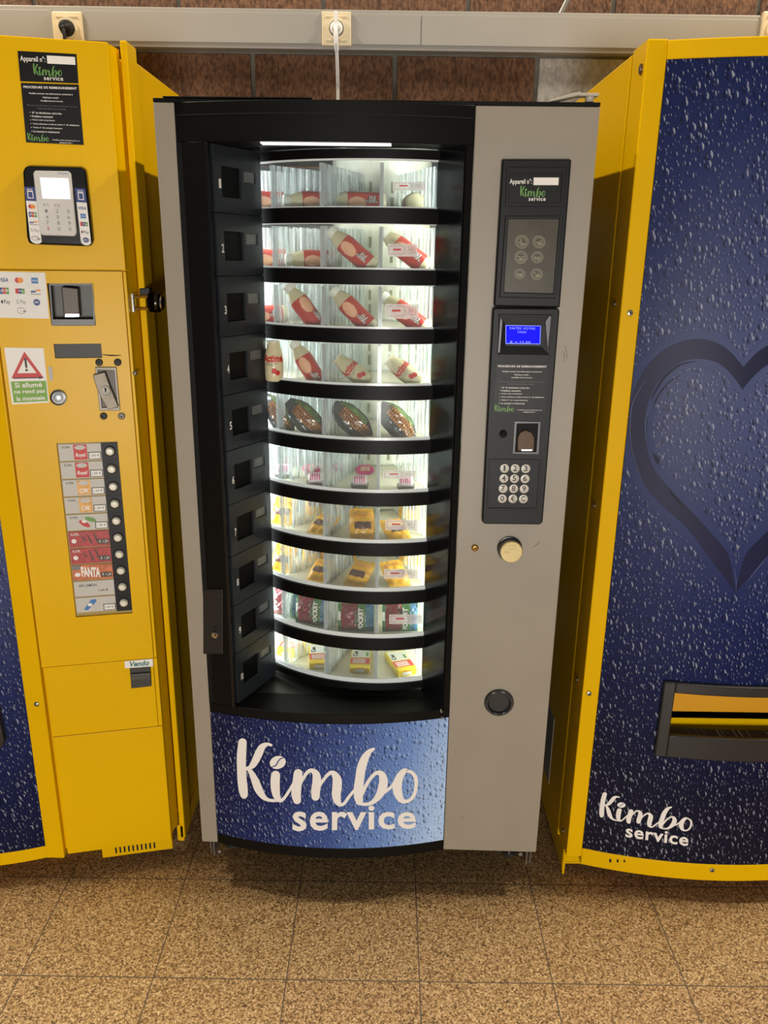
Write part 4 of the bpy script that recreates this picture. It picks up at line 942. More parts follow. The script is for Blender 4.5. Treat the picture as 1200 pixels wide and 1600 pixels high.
b = B(); holed(b, LC, .0, pr_, z1037+.001, z424-.001, [vb, dw, sp_], lambda x: -.001, 1, 0, .009); pl = obj('coin_door', b, YEL, lm_, bevel=.0012)
b = B(); box(b, LC, pr_+.0012, LW, .0, .008, z1037-.0, z424-.001); obj('column_edge', b, YEL, lm_, bevel=.002)
b = B(); box(b, LC, .004, pr_-.002, .0, .008, z1150+.0008, z1037-.0006); p3 = obj('return_plate', b, YEL, lm_, bevel=.0012)
b = B(); box(b, LC, pr_-.0012, LW, .0005, .008, z1150+.0008, z1037-.0006); obj('column_edge', b, YEL, lm_, bevel=.001)
b = B(); box(b, LC, .004, LW, .0, .008, zlb, z1150-.0006); obj('bottom_plate', b, YEL, lm_, bevel=.002)
# plinth with vents
b = B(); box(b, LC, .085, LW+.0, .014, .06, zlb-.038, zlb+.03)
pl0 = obj('plinth', b, YEL, lm_, bevel=.0015)
b = B()
for i in range(10):
    x = .118+i*.0108; box(b, LC, x, x+.0042, .0132, .0142, zlb-.028, zlb-.004)
obj('plinth_vent', b, DARK, pl0)
b = B(); box(b, WORLD, -.548, -.53, 1.80, 2.30, .04, .09); obj('side_skirt', b, YEL, lm_, bevel=.002)
b = B(); box(b, WORLD, LX+.03, -.60, 1.85, 2.3, .03, .08); obj('base_frame', b, YEL, lm_, bevel=.002)
for x in (-.66, LX+.12):
    for y in (1.86, 2.22):
        b = B(); lathe(b, (x, y, 0), (0, 0, 1), (1, 0, 0), [(0, 0), (.03, 0), (.03, .012), (.012, .02), (.012, .08), (0, .08)], 20); obj('levelling_foot', b, MATS['dark_foot'], lm_, smooth=True)
# stickers on the top plate
sticker_number(LC, [(27.5, 79.5), (119.5, 84.5), (122.8, 130.5), (31.8, 127)], pt)
sticker_procedure(LC, [(32.5, 129.5), (123, 132.3), (131, 226.5), (41, 222.5)], pt)
# card reader
b = B(); prism(b, LC, [(38, 270), (41, 262), (47, 260), (128, 262), (135, 266), (137, 275), (147, 376), (144, 384), (136, 385), (55, 382), (47, 380), (44, 370)], .0, .016); cr = obj('card_reader', b, BLKG, lm_, bevel=.004, label='black card reader with a light grey keypad terminal')
b = B(); prism(b, LC, [(55, 272), (58, 268), (110, 269), (113.5, 273), (122.5, 364), (119, 369.5), (69, 368), (65, 363)], .016, .022); tm = obj('payment_terminal', b, M('terminal_grey', (204, 202, 196), .4), cr, bevel=.002, label='light grey payment terminal')
TS = OffS(LC, .0222)
b = B(); prism(b, TS, [(62.5, 277.5), (106.5, 279), (110, 311), (66.5, 310)], 0, .0005); obj('terminal_screen', b, M('white_screen', (236, 242, 250), .3, emit=.9), cr)
b = B(); QT = [(62, 318), (112, 319), (117, 363), (67, 362)]
text(b, 'F1', TS, QT, (.12, 0, .26, .09), .0004, 0); text(b, 'F2', TS, QT, (.46, .01, .62, .1), .0004, 0)
for r, rw in enumerate(('123', '456', '789', 'x0o')):
    for c, ch in enumerate(rw): text(b, ch, TS, QT, (.14+c*.34, .2+r*.21, .22+c*.34, .32+r*.21), .0004, .0, {'x': 2, 'o': 0}.get(ch, 0))
for q in ((.1, .02, .2, .06),): pass
text(b, 'easypay', TS, [(90, 269.5), (107, 270), (107.3, 273), (90.3, 272.5)], (0, 0, 1, 1), .0004, 0, 3)
obj('terminal_legend', b, [GREYINK, WHITE, REDINK, SKYINK], cr, smooth=None)
for Q, kinds in (([(38, 292), (54, 292.5), (66, 382), (48, 380)], ('circles', 'jcb', 'banc', 'gpay', 'nfc')), ([(117, 294), (133, 295), (143, 384), (127, 383)], ('visa', 'bluesq', 'union', 'apple', 'paydisc'))):
    CS2 = OffS(LC, .0163)
    b = B(); patch(b, CS2, Q, (0, .24, 1, .93), .0003, 0); oval(b, CS2, Q, .5, .93, .5, .07, .0003, 0); patch(b, CS2, Q, (0, 0, 1, .245), .0006, 1); sg = obj('card_sign', b, [WHITE, BLUEINK], cr, smooth=None)
    b = B(); patch(b, CS2, Q, (.22, .07, .78, .2), .0009, 0); text(b, 'POS', CS2, Q, (.25, .03, .75, .075), .0011, .02, 0)
    patch(b, CS2, Q, (.3, .085, .7, .185), .0011, 3)
    for i, kd in enumerate(kinds): mark(b, CS2, Q, (.12, .3+i*.14, .88, .39+i*.14), kd, .0009)
    obj('card_marks', b, MARKM, sg, smooth=None)
# accepted-cards sticker
b = B(); QC = [(-30, 423.5), (70.5, 426), (77, 498), (-22, 496)]
prism(b, OffS(LC, .0012), QC, 0, .0004); cs_ = obj('payment_sticker', b, M('sticker_offwhite', (222, 220, 212), .4), pl)
b = B(); CS3 = OffS(LC, .0018)
for r, rw in enumerate((('visa', 'circles', 'bluesq'), ('jcb', 'union', 'banc'), ('apple', 'gpay', 'paydisc'))):
    for c, kd in enumerate(rw): mark(b, CS3, QC, (.26+c*.245, .11+r*.235, .41+c*.245, .25+r*.235), kd, .0003)
mark(b, CS3, QC, (.5, .76, .66, .92), 'nfc', .0003)
obj('card_marks', b, MARKM, cs_, smooth=None)
# coin validator recess
b = B(); P2 = LC; box(b, LC, vb[0]-.001, vb[1]+.001, .027, .029, vb[2]-.001, vb[3]+.001); vbp = obj('coin_validator', b, M('validator_grey', (84, 84, 80), .5, metal=.2, var=.1, scale=30), lm_)
b = B(); frame(b, OffS(LC, -.001), [(76.5, 443), (146.5, 442.5), (149, 509), (81.5, 509)], [(79, 446), (144, 445.5), (146, 499), (83, 499)], -.025, .002); obj('validator_frame', b, M('validator_frame_grey', (84, 84, 82), .4), vbp)
b = B(); prism(b, OffS(LC, -.024), [(98, 447), (124, 450), (127, 494), (102, 495)], 0, .02); obj('coin_slot', b, M('dark_slot_metal', (74, 66, 58), .45, metal=.3), vbp, bevel=.002)
b = B(); prism(b, OffS(LC, -.003), [(103, 490.5), (124, 490.5), (124, 494.5), (102, 495)], 0, .003); obj('slot_edge', b, CHROME, vbp)
b = B(); box(b, LC, dw[0], dw[1], .004, .0055, dw[2], dw[3]); obj('display_window', b, M('dark_display', (56, 54, 50), .4, spec=.2), lm_)
# warning sticker
QW = [(6.5, 543), (68, 544), (77, 629), (19, 632)]; WS = OffS(LC, .0012)
b = B(); prism(b, WS, QW, 0, .0005); ws = obj('warning_sticker', b, WHITE, pl)
b = B(); WS2 = OffS(LC, .0018)
def tri(b, cx, cy, s, off, mi): b.faces.new([b.verts.new(WS2.p(*bil(QW, cx+x*s, cy+y*s), off)) for x, y in ((0, -.29), (.5, .27), (-.5, .27))]).material_index = mi
tri(b, .5, .31, .84, 0, 0); tri(b, .5, .32, .5, .0002, 1)
ribbon(b, lambda x, y, o: WS2.p(*bil(QW, x, y), o), [(.5, .24, .08), (.5, .3, .07), (.5, .36, .03)], .0004, 2, 3) if False else patch(b, WS2, QW, (.475, .2, .53, .36), .0004, 2)
oval(b, WS2, QW, .5, .4, .035, .022, .0004, 2); oval(b, WS2, QW, .502, .21, .03, .03, .0005, 2)
patch(b, WS2, QW, (.12, .532, .85, .55), .0003, 2); b.faces.new([b.verts.new(WS2.p(*bil(QW, x, y), .0003)) for x, y in ((.8, .515), (.93, .541), (.8, .567))]).material_index = 2
patch(b, WS2, QW, (.05, .6, .97, .97), .0002, 3)
for s, x0, x1, y0, y1 in (('Si allumé', .14, .86, .62, .71), ('ne rend pas', .1, .92, .745, .835), ('la monnaie', .14, .9, .865, .945)): text(b, s, WS2, QW, (x0, y0, x1, y1), .0005, .02, 1)
obj('warning_print', b, [REDINK, WHITE, BLACKINK, M('label_green', (112, 164, 40), .5)], ws, smooth=None)
# slot, button, rivets
LC1 = OffS(LC, .001)
b = B(); prism(b, LC1, [(75.5, 575), (78, 572), (81, 574), (83, 592), (81, 596), (78, 594)], .0, .0012); obj('indicator_slot', b, M('olive_window', (88, 78, 30), .3), pl)
b = B(); disc(b, LC1, 91.5, 621, .0165, 0, .006, 32, 0, .001); disc(b, LC1, 91.5, 620.5, .0105, .006, .0095, 28, 1, .0015); disc(b, LC1, 91.5, 621, .0122, .006, .0072, 28, 2); obj('reject_button', b, [M('button_ring', (30, 32, 34), .2), M('button_silver', (176, 184, 194), .25, metal=.3), WHITE], pl, smooth=True)
for u, v, m_ in ((155, 566, 0), (184, 566, 0), (162, 650, 0), (190, 650, 1)):
    b = B(); disc(b, LC1, u, v, .0078, 0, .002, 20, 0, .002); disc(b, LC1, u, v, .0022, .004, .0046, 8, 1); obj('rivet', b, [M('dark_rivet', (70, 70, 66), .45, metal=.6) if not m_ else M('pale_rivet', (150, 146, 132), .4, metal=.6), DARK], pl, smooth=True)
b = B(); frame(b, LC1, [(149, 573), (182, 573.5), (188, 641), (156, 641)], [(153.5, 578), (178.5, 578.5), (184, 636), (160, 636)], 0, .005); lh = obj('lock_housing', b, STEEL, pl, bevel=.001)
b = B(); prism(b, LC1, [(153.5, 578), (178.5, 578.5), (184, 636), (160, 636)], 0, .0008); obj('lock_recess', b, M('recess_steel', (84, 80, 74), .5, metal=.5), lh)
b = B(); prism(b, LC1, [(146, 585), (165, 580), (172, 600), (186, 634), (170, 639), (160, 622), (152, 605)], .006, .014); obj('lock_handle', b, M('satin_handle', (140, 132, 118), .55, metal=.6, var=.1, scale=50), lh, bevel=.0015, label='satin metal swing handle, tilted')
b = B(); ringd(b, LC1, 166, 609, .008, .0112, .014, .0165, 24); disc(b, LC1, 166, 609, .0082, .014, .0155, 24); prism(b, LC1, [(164.5, 604), (167.5, 605), (167, 611), (165.5, 611)], .0155, .0163, 1); obj('key_cylinder', b, [STEEL, DARK], lh, smooth=True)
b = B()
ribbon(b, lambda x, y, o: LC1.p(x, y, o), [(160, 554, 1), (175, 555.5, 2), (189, 555, .8)], .0003, 0, 3, False); obj('chipped_paint', b, DARK, pl, smooth=None)
for S_, u, v, r in ((LC1, 211, 583, .005), (Plane((0, 1.6885, 0), 0), 57.5, 1100, .0062)):
    b = B(); disc(b, S_, u, v, r, 0, .002, 16, 0, .002); obj('screw', b, SCR, lm_, smooth=True)
# return flap with maker badge
QV = [(194.5, 1033), (238.5, 1029), (239.5, 1041), (195.5, 1044)]
b = B(); prism(b, OffS(LC, 0), QV, 0, .001); bd = obj('maker_badge', b, WHITE, lm_)
b = B(); text(b, 'Vendo', OffS(LC, .001), QV, (.18, .16, .86, .86), .0004, .03, 0, .3); obj('badge_lettering', b, M('badge_teal', (26, 116, 110), .4), bd, smooth=None)
b = B(); prism(b, LC, [(203, 1044), (235, 1041.5), (237, 1070.5), (205.5, 1074)], 0, .006); fb = obj('return_flap', b, M('flap_black', (44, 44, 42), .4), lm_, bevel=.001)
b = B(); prism(b, LC, [(204, 1050), (235.5, 1047.5), (236, 1058), (205, 1060)], .006, .013); obj('flap_grip', b, M('flap_grey', (66, 66, 62), .35), fb, bevel=.002)
# selection panel
LL_ = LocalS(LC); sx0, sx1, sz0, sz1, _ = sp_
b = B(); box(b, LC, sx0-.001, sx1+.001, .0055, .007, sz0-.001, sz1+.001); sel = obj('selection_panel', b, M('panel_khaki', (170, 146, 72), .5), lm_)
NB = 10; ph_ = (sz1-sz0-.010)/NB; xsplit = sx0+(sx1-sx0)*.72
rows_ = [('0,50L', 'Royal', 'r'), ('0,50L', 'Royal', 'r'), ('0,50L', 'OK', 'o'), ('0,50L', 'OK', 'o'), ('0,33L', '', 'c'), ('0,33L', '', 'R'), ('0,33L', '', 'R'), ('', 'FANTA', 'F'), ('', '', 'S'), ('', '', 'B')]
LBG = M('label_paper', (196, 194, 186), .5); LBR = M('label_red', (168, 40, 42), .45, var=.25, scale=90); LBO = M('label_orange', (226, 168, 84), .5, var=.2, scale=90); LBF = M('label_fanta', (188, 104, 60), .5, var=.4, scale=70); DBOX = M('dark_price_box', (64, 52, 46), .5)
LM_ = [LBG, BLACKINK, REDINK, LBO, WHITE, DBOX, LBR, LBF, GREENINK, SKYINK, GREYINK]
price = ['1,00 €', '1,00 €', '1,00 €', '1,00 €', '1,20 €', '€ 1,20', '€ 1,20', '€ 1,20', '1,00 €', '1,00 €']
for i in range(NB):
    zt2 = sz1-.004-i*ph_; zb3 = zt2-ph_+.0035; kd = rows_[i][2]
    b = B(); box(b, LC, sx0+.003, xsplit-.0005, .003, .0056, zb3, zt2)
    lab = obj('product_label', b, {'R': LBR, 'F': LBF}.get(kd, LBG), sel)
    Q = [(sx0+.003, zt2), (xsplit-.0005, zt2), (xsplit-.0005, zb3), (sx0+.003, zb3)]; TT = LocalS(LC, -.0028)
    b = B(); o = .0002
    if kd in 'ro':
        patch(b, TT, Q, (.34, .04, .66, .96), o, 2 if kd == 'r' else 3); oval(b, TT, Q, .5, .22, .13, .14, o*2, 0); text(b, rows_[i][1], TT, Q, (.38, .55, .62, .85), o*2, .02, 4, .2); text(b, rows_[i][0], TT, Q, (.08, .12, .28, .26), o, .01, 1)
    elif kd == 'c':
        text(b, rows_[i][0], TT, Q, (.08, .12, .28, .26), o, .01, 1); oval(b, TT, Q, .42, .6, .09, .26, o, 2, 16, -.4); oval(b, TT, Q, .58, .34, .1, .2, o, 8, 16, -.6); oval(b, TT, Q, .42, .45, .06, .1, o*2, 4)
    elif kd == 'R':
        text(b, '0,33L', TT, Q, (.06, .08, .26, .26), o, .01, 4); oval(b, TT, Q, .12, .6, .06, .14, o, 4)
        for q_ in ((.3, .3, .6), (.45, .2, .8), (.6, .1, .7)): b.faces.new([b.verts.new(TT.p(*bil(Q, x, y), o)) for x, y in ((q_[0], q_[1]), (q_[0]+.03, q_[1]), (q_[0]+.12, q_[2]), (q_[0]+.07, q_[2]))]).material_index = 5
    elif kd == 'F': text(b, rows_[i][1], TT, [(sx0+.016, zt2), (xsplit-.022, zt2-.006), (xsplit-.024, zb3+.001), (sx0+.018, zb3+.006)], (.1, .1, .9, .9), o, .05, 4); oval(b, TT, Q, .12, .62, .07, .14, o, 4); patch(b, TT, Q, (0, 0, .2, .3), o, 10)
    elif kd == 'S': text(b, 'SPA LEMON', TT, Q, (.12, .2, .56, .36), o, .01, 1)
    elif kd == 'B': b.faces.new([b.verts.new(TT.p(*bil(Q, x, y), o)) for x, y in ((.18, .82), (.38, .18), (.5, .14), (.52, .3), (.28, .86))]).material_index = 9; patch(b, TT, Q, (.3, .4, .4, .6), o*2, 4)
    if kd in 'RF': patch(b, TT, Q, (.7, .55, .97, .86), o*3, 5); text(b, price[i], TT, Q, (.73, .6, .95, .8), o*4, .0, 4)
    elif kd == 'S': text(b, price[i], TT, Q, (.6, .58, .84, .74), o, .01, 1)
    else:
        patch(b, TT, Q, (.68, .52, .99, .95), o*3, 1); patch(b, TT, Q, (.7, .56, .97, .91), o*4, 4); text(b, price[i], TT, Q, (.73, .64, .94, .82), o*5, .0, 1)
    obj('label_print', b, LM_, lab, smooth=None)
    b = B(); box(b, LC, xsplit, sx1-.001, .002, .0056, zb3-.0028, zt2+.0005); bp = obj('button_plate', b, BLKM, sel)
    zc = (zt2+zb3)/2; xc_ = (xsplit+sx1)/2
    b = B(); lathe(b, LC.w(xc_, .002, zc), LC.nn, (0, 0, 1), [(0, 0), (.0125, 0), (.012, .003), (.0095, .004), (.009, .0035)], 24, 0); lathe(b, LC.w(xc_, .002, zc), LC.nn, (0, 0, 1), [(.0092, .003), (.0078, .0035), (.0076, .0075), (.006, .0088), (0, .009)], 24, 1)
    obj('selection_button', b, [M('button_collar', (58, 56, 52), .3), M('button_white', (226, 224, 206), .3)], bp, smooth=True)

# padlock
t = thing('padlock', 'chrome and brass padlock on a hasp at the edge of the left yellow machine', 'padlock', tuple(Plane((0, 1.80, 0), 0).p(228, 472)))
PS = Plane((0, 1.795, 0), 0)
b = B(); prism(b, PS, [(205, 459.5), (210, 457), (213, 458.5), (215, 487), (212, 488.5), (208, 487)], -.016, .016); obj('hasp_plate', b, CHROME, t, bevel=.002)
b = B(); mp_ = [PS.p(u, v) for u, v in ((213, 464.5), (222, 463.5), (230, 464.5), (235, 469), (237, 474), (235, 479), (230, 482.5), (222, 482.5), (214, 482))]; tube(b, crom([tuple(p) for p in mp_], 5), .0032, 10); obj('shackle', b, BRASS, t, smooth=True)
b = B(); C = PS.p(248, 473); C0 = PS.p(231, 472)+Vector((0, .012, 0)); ax = (C-C0).normalized()
lathe(b, C0, Vector((1, 0, -.04)), (0, 0, 1), [(0, 0), (.020, 0), (.0225, .003)]+[(.0225-(.0015 if i % 2 else 0), .004+i*.002) for i in range(7)]+[(.0225, .019), (.020, .024), (.014, .027), (0, .028)], 32)
obj('lock_body', b, M('dark_chrome', (60, 56, 52), .22, metal=1), t, smooth=True)
b = B(); lathe(b, C0+Vector((.0262, 0, -.001)), Vector((1, 0, -.04)), (0, 0, 1), [(.016, 0), (.016, .003), (.012, .006), (0, .0065)], 24); obj('lock_cap', b, CHROME, t, smooth=True)
b = B(); prism(b, PS, [(216, 450.5), (232, 449), (233, 463), (217, 462)], -.03, -.004); obj('hasp_guard', b, M('guard_black', (28, 26, 26), .4), t, bevel=.002)

# ================================================================== goods in the drum (each lies in its own compartment)
PLACE = {'far left': 'leftmost', 'left': 'left', 'middle': 'middle', 'right': 'right'}
ORD = ['top', 'second', 'third', 'fourth', 'fifth', 'sixth', 'seventh', 'eighth', 'ninth', 'lowest']
def rotm(rx, ry, rz): return Matrix.Rotation(MYAW+rz, 4, 'Z') @ Matrix.Rotation(ry, 4, 'Y') @ Matrix.Rotation(rx, 4, 'X')
def copy_tree(src):
    c = src.copy(); COL.objects.link(c)
    for ch in list(src.children):
        d = ch.copy(); COL.objects.link(d); d.parent = c
        for g in ch.children:
            e = g.copy(); COL.objects.link(e); e.parent = d
    return c
PROTO = {}
def put(kind, label, group, loc, R):
    if kind not in PROTO:
        PROTO[kind] = MAKE[kind](); t = PROTO[kind]
    else: t = copy_tree(PROTO[kind])
    t.matrix_world = Matrix.Translation(Vector(loc)) @ R
    t['label'] = label; t['group'] = group; t['category'] = CAT[kind]; return t
def root(name):
    o = bpy.data.objects.new(name, None); COL.objects.link(o); o.empty_display_size = .03; return o
def lp(name, bm, mats, parent, **k): return obj(name, bm, mats, parent, world=False, **k)
BOT = M('yoghurt_bottle_plastic', (212, 204, 166), .3, var=.03); SLV = M('bottle_sleeve_red', (190, 52, 40), .35, var=.12, scale=60); PEACH = M('sleeve_peach', (236, 176, 138), .4)
CAPW = M('bottle_cap_white', (222, 224, 214), .35)
def onlathe(r_of, ang, z, off=.0006): r = r_of(z)+off; return Vector((math.sin(ang)*r, -math.cos(ang)*r, z))
def bottle(prof, cap, sleeve, decor):
    t = root('yoghurt_bottle'); b = B(); lathe(b, (0, 0, 0), (0, 0, 1), (0, 1, 0), prof, 28); body = lp('bottle', b, BOT, t, smooth='all')
    b = B(); lathe(b, (0, 0, 0), (0, 0, 1), (0, 1, 0), cap, 24); lp('cap', b, CAPW, t, smooth=True)
    def r_of(z):
        for (r0, z0), (r1, z1) in zip(prof[1:], prof[2:]):
            if z0 <= z <= z1: return r0+(r1-r0)*(z-z0)/max(z1-z0, 1e-6)
        return prof[-1][0]
    if sleeve:
        z0, z1 = sleeve; b = B(); n = 14
        lathe(b, (0, 0, 0), (0, 0, 1), (0, 1, 0), [(r_of(z0+(z1-z0)*i/n)+.0004, z0+(z1-z0)*i/n) for i in range(n+1)], 28); s = lp('sleeve', b, SLV, t, smooth='all')
    else: s = body
    b = B(); decor(b, r_of); lp('sleeve_print', b, [WHITE, BLACKINK, REDINK, PEACH, GREYINK], s, smooth=None)
    return t
def wrap_text(b, r_of, body, z0, z1, a0, a1, mi, off=.0009, bold=.03, up=False, shear=0):
    vs, fs = glyphs(body, bold, shear); V = []
    for x, y in vs:
        if up: z = z0+(z1-z0)*x; a = a0+(a1-a0)*y
        else: z = z1-(z1-z0)*y; a = a0+(a1-a0)*x
        V.append(b.verts.new(onlathe(r_of, a, z, off)))
    for f in fs:
        try: b.faces.new([V[i] for i in f]).material_index = mi
        except ValueError: pass
def wrap_oval(b, r_of, ac, zc, ra, rz, mi, off):
    # strips so the patch follows the round wall
    n = 8
    for i in range(n):
        a0 = -1+2*i/n; a1 = -1+2*(i+1)/n; h0 = math.sqrt(max(0, 1-a0*a0)); h1 = math.sqrt(max(0, 1-a1*a1))
        m_ = 6
        for j in range(m_):
            t0, t1 = -1+2*j/m_, -1+2*(j+1)/m_
            P_ = [onlathe(r_of, ac+ra*a, zc+rz*h*t, off) for a, h, t in ((a0, h0, t0), (a1, h1, t0), (a1, h1, t1), (a0, h0, t1))]
            try:
                b.faces.new([b.verts.new(p) for p in P_]).material_index = mi
            except ValueError: pass
def mk_yop():
    prof = [(0, 0), (.0165, 0), (.0195, .003), (.0205, .02), (.0200, .05), (.0208, .07), (.0195, .086), (.0155, .099), (.0118, .107), (.0112, .112)]
    def dec(b, r):
        wrap_oval(b, r, -.12, .064, .62, .019, 3, .0007)
        wrap_text(b, r, 'YOP', .020, .044, -.1, .62, 0, .0012, .10, up=True); wrap_text(b, r, 'YOP', .021, .043, -.05, .57, 1, .0016, .0, up=True)
    return bottle(prof, [(.0122, .108), (.013, .110), (.013, .121), (.011, .123), (0, .123)], (.014, .084), dec)
def mk_actimel():
    prof = [(0, 0), (.0165, 0), (.0195, .003), (.0205, .015), (.0205, .045), (.019, .060), (.0155, .074), (.0125, .083), (.0125, .0865)]
    def dec(b, r):
        wrap_text(b, r, 'Actimel', .043, .060, -1.15, 1.35, 2, .0008, .04); wrap_text(b, r, 'grenade cranberry', .0385, .0415, -.9, .5, 4, .0008); wrap_text(b, r, 'myrtille', .035, .0375, -.8, .2, 4, .0008)
        wrap_oval(b, r, .15, .024, .28, .0062, 2, .0008); wrap_oval(b, r, .52, .020, .26, .0055, 2, .001)
    return bottle(prof, [(.0125, .086), (.0155, .0863), (.0155, .088), (.006, .0885), (0, .0885)], None, dec)
def pillow_pt(w, h, t, a, c, side, seed=0, crimp=.09, pinch=.0):
    """a across, c up (0..1); side -1 front, 1 back"""
    ea = min(1, max(0, min(a, 1-a)/.28)); ec = min(1, max(0, (min(c, 1-c)-crimp)/.3)) if crimp else min(1, min(c, 1-c)/.3)
    th = t/2*math.sin(ea*math.pi/2)*math.sin(ec*math.pi/2)
    wr = .0016*math.sin(a*17+seed*3+c*9)*math.sin(c*21+seed)+.001*math.sin(a*41+seed*5)*math.cos(c*33+seed)
    wd = w*(1-pinch*(1-math.sin(min(1, min(c, 1-c)/.4)*math.pi/2)))
    return Vector(((a-.5)*wd, side*(th+ (wr if th > .001 else abs(wr)*.15)), c*h))
def pillow(b, w, h, t, seed=0, n=22, rng=(0, 1, 0, 1), off=0, front_only=False, mi=0, **k):
    a0, a1, c0, c1 = rng
    for side in ((-1,) if front_only else (-1, 1)):
        g = [[b.verts.new(pillow_pt(w, h, t, a0+(a1-a0)*i/n, c0+(c1-c0)*j/n, side, seed, **k)+Vector((0, -off, 0))) for i in range(n+1)] for j in range(n+1)]
        for j in range(n):
            for i in range(n): b.faces.new((g[j][i], g[j][i+1], g[j+1][i+1], g[j+1][i])).material_index = mi
    if not front_only: bmesh.ops.remove_doubles(b, verts=b.verts, dist=1e-5)
def pillow_text(b, body, w, h, t, seed, box_, mi, off=.0012, up=False, bold=.03, **k):
    vs, fs = glyphs(body, bold); V = []; a0, a1, c0, c1 = box_
    for x, y in vs:
        if up: a, c = a0+(a1-a0)*y, c0+(c1-c0)*x
        else: a, c = a0+(a1-a0)*x, c1-(c1-c0)*y
        V.append(b.verts.new(pillow_pt(w, h, t, a, c, -1, seed, **k)+Vector((0, -off, 0))))
    for f in fs:
        try: b.faces.new([V[i] for i in f]).material_index = mi
        except ValueError: pass
FOILY = M('yellow_foil', (232, 172, 16), .3, var=.08, scale=40, bump=.5, bscale=60); FOILO = M('orange_foil', (238, 140, 40), .3); BRN = M('chocolate_print', (88, 52, 40), .4, var=.5, scale=160)
def mk_pouch():
    t = root('snack_bag'); w, h, d = .060, .078, .030
    b = B(); pillow(b, w, h, d, 2, pinch=.12); bag = lp('bag', b, FOILY, t, smooth='all')
    b = B(); pillow(b, w, h, d, 2, 10, (.2, .85, .28, .5), .0006, True, pinch=.12); pillow(b, w, h, d, 2, 8, (.1, .9, .70, .76), .0006, True, 1, pinch=.12); lp('bag_print', b, [BRN, FOILO], bag, smooth='all')
    return t
RED9 = M('bag_dark_red', (122, 18, 34), .35, var=.25, scale=50, bump=.4, bscale=50); GRN9 = M('bag_green', (70, 120, 62), .35, var=.2, scale=50); GG9 = M('bag_grey_green', (92, 108, 74), .4, var=.2, scale=50); BLU9 = M('bag_blue', (50, 108, 150), .35, var=.25, scale=50)
def mk_pocket():
    t = root('snack_bag'); w, h, d = .086, .072, .024; k = dict(crimp=.02)
    b = B(); pillow(b, w, h, d, 5, **k); bag = lp('bag', b, GRN9, t, smooth='all')
    b = B(); pillow(b, w, h, d, 5, 12, (.09, .54, .02, .98), .0006, True, 0, **k); pillow(b, w, h, d, 5, 10, (.46, .74, .3, .78), .001, True, 1, **k); pillow(b, w, h, d, 5, 10, (.78, .98, .03, .97), .0006, True, 2, **k)
    pillow(b, w, h, d, 5, 6, (.0, .07, .4, .7), .0012, True, 3, **k)
    pillow_text(b, 'POCKET', w, h, d, 5, (.56, .70, .1, .86), 3, .0016, True, .04, **k); pillow_text(b, 'naturel', w, h, d, 5, (.80, .9, .2, .75), 1, .0016, True, .0, **k)
    lp('bag_print', b, [RED9, GG9, BLU9, WHITE], bag, smooth=None); return t
def wrap_mat():
    m = bpy.data.materials.new('grilled_wrap'); m.use_nodes = True; nt = m.node_tree; N = nt.nodes; L = nt.links; p = N['Principled BSDF']; p.inputs['Roughness'].default_value = .25; p.inputs['Coat Weight'].default_value = .6
    tc = N.new('ShaderNodeTexCoord'); br = N.new('ShaderNodeTexBrick'); br.offset = 0; mp = N.new('ShaderNodeMapping'); mp.inputs['Rotation'].default_value = (math.pi/2, 0, 0)
    L.new(tc.outputs['Object'], mp.inputs[0]); L.new(mp.outputs[0], br.inputs[0])
    br.inputs['Scale'].default_value = 80; br.inputs['Mortar Size'].default_value = .09; br.inputs['Color1'].default_value = lin((190, 132, 74)); br.inputs['Color2'].default_value = lin((150, 98, 52)); br.inputs['Mortar'].default_value = lin((104, 66, 36)); br.inputs['Brick Width'].default_value = .7; br.inputs['Row Height'].default_value = .5
    L.new(br.outputs[0], p.inputs['Base Color']); return m
WRP = wrap_mat(); DKF = M('dark_film', (66, 66, 66), .22, var=.3, scale=40, bump=.6, bscale=50, coat=.5); GRL = M('salad_green', (92, 122, 58), .35, var=.6, scale=120); FILM = clear('clear_film', (235, 238, 235), .22, .12)
def mk_wrap():
    t = root('wrapped_sandwich'); w, h, d = .060, .112, .04; k = dict(crimp=.05, pinch=.68)
    b = B(); pillow(b, w, h, d, 1, **k); f = lp('film', b, DKF, t, smooth='all')
    b = B(); pillow(b, w, h, d, 1, 16, (.38, .86, .08, .80), .0007, True, 0, **k); lp('sandwich', b, WRP, t, smooth='all')
    b = B(); pillow(b, w, h, d, 1, 14, (.82, .95, .25, .9), .0011, True, 0, **k); lp('filling', b, GRL, t, smooth='all')
    return t
PINKW = M('pink_striped_bag', (236, 222, 224), .35, bump=.3, bscale=60); PINK = M('pink_ink', (214, 60, 128), .4); TRY = M('grey_tray', (120, 120, 116), .4)
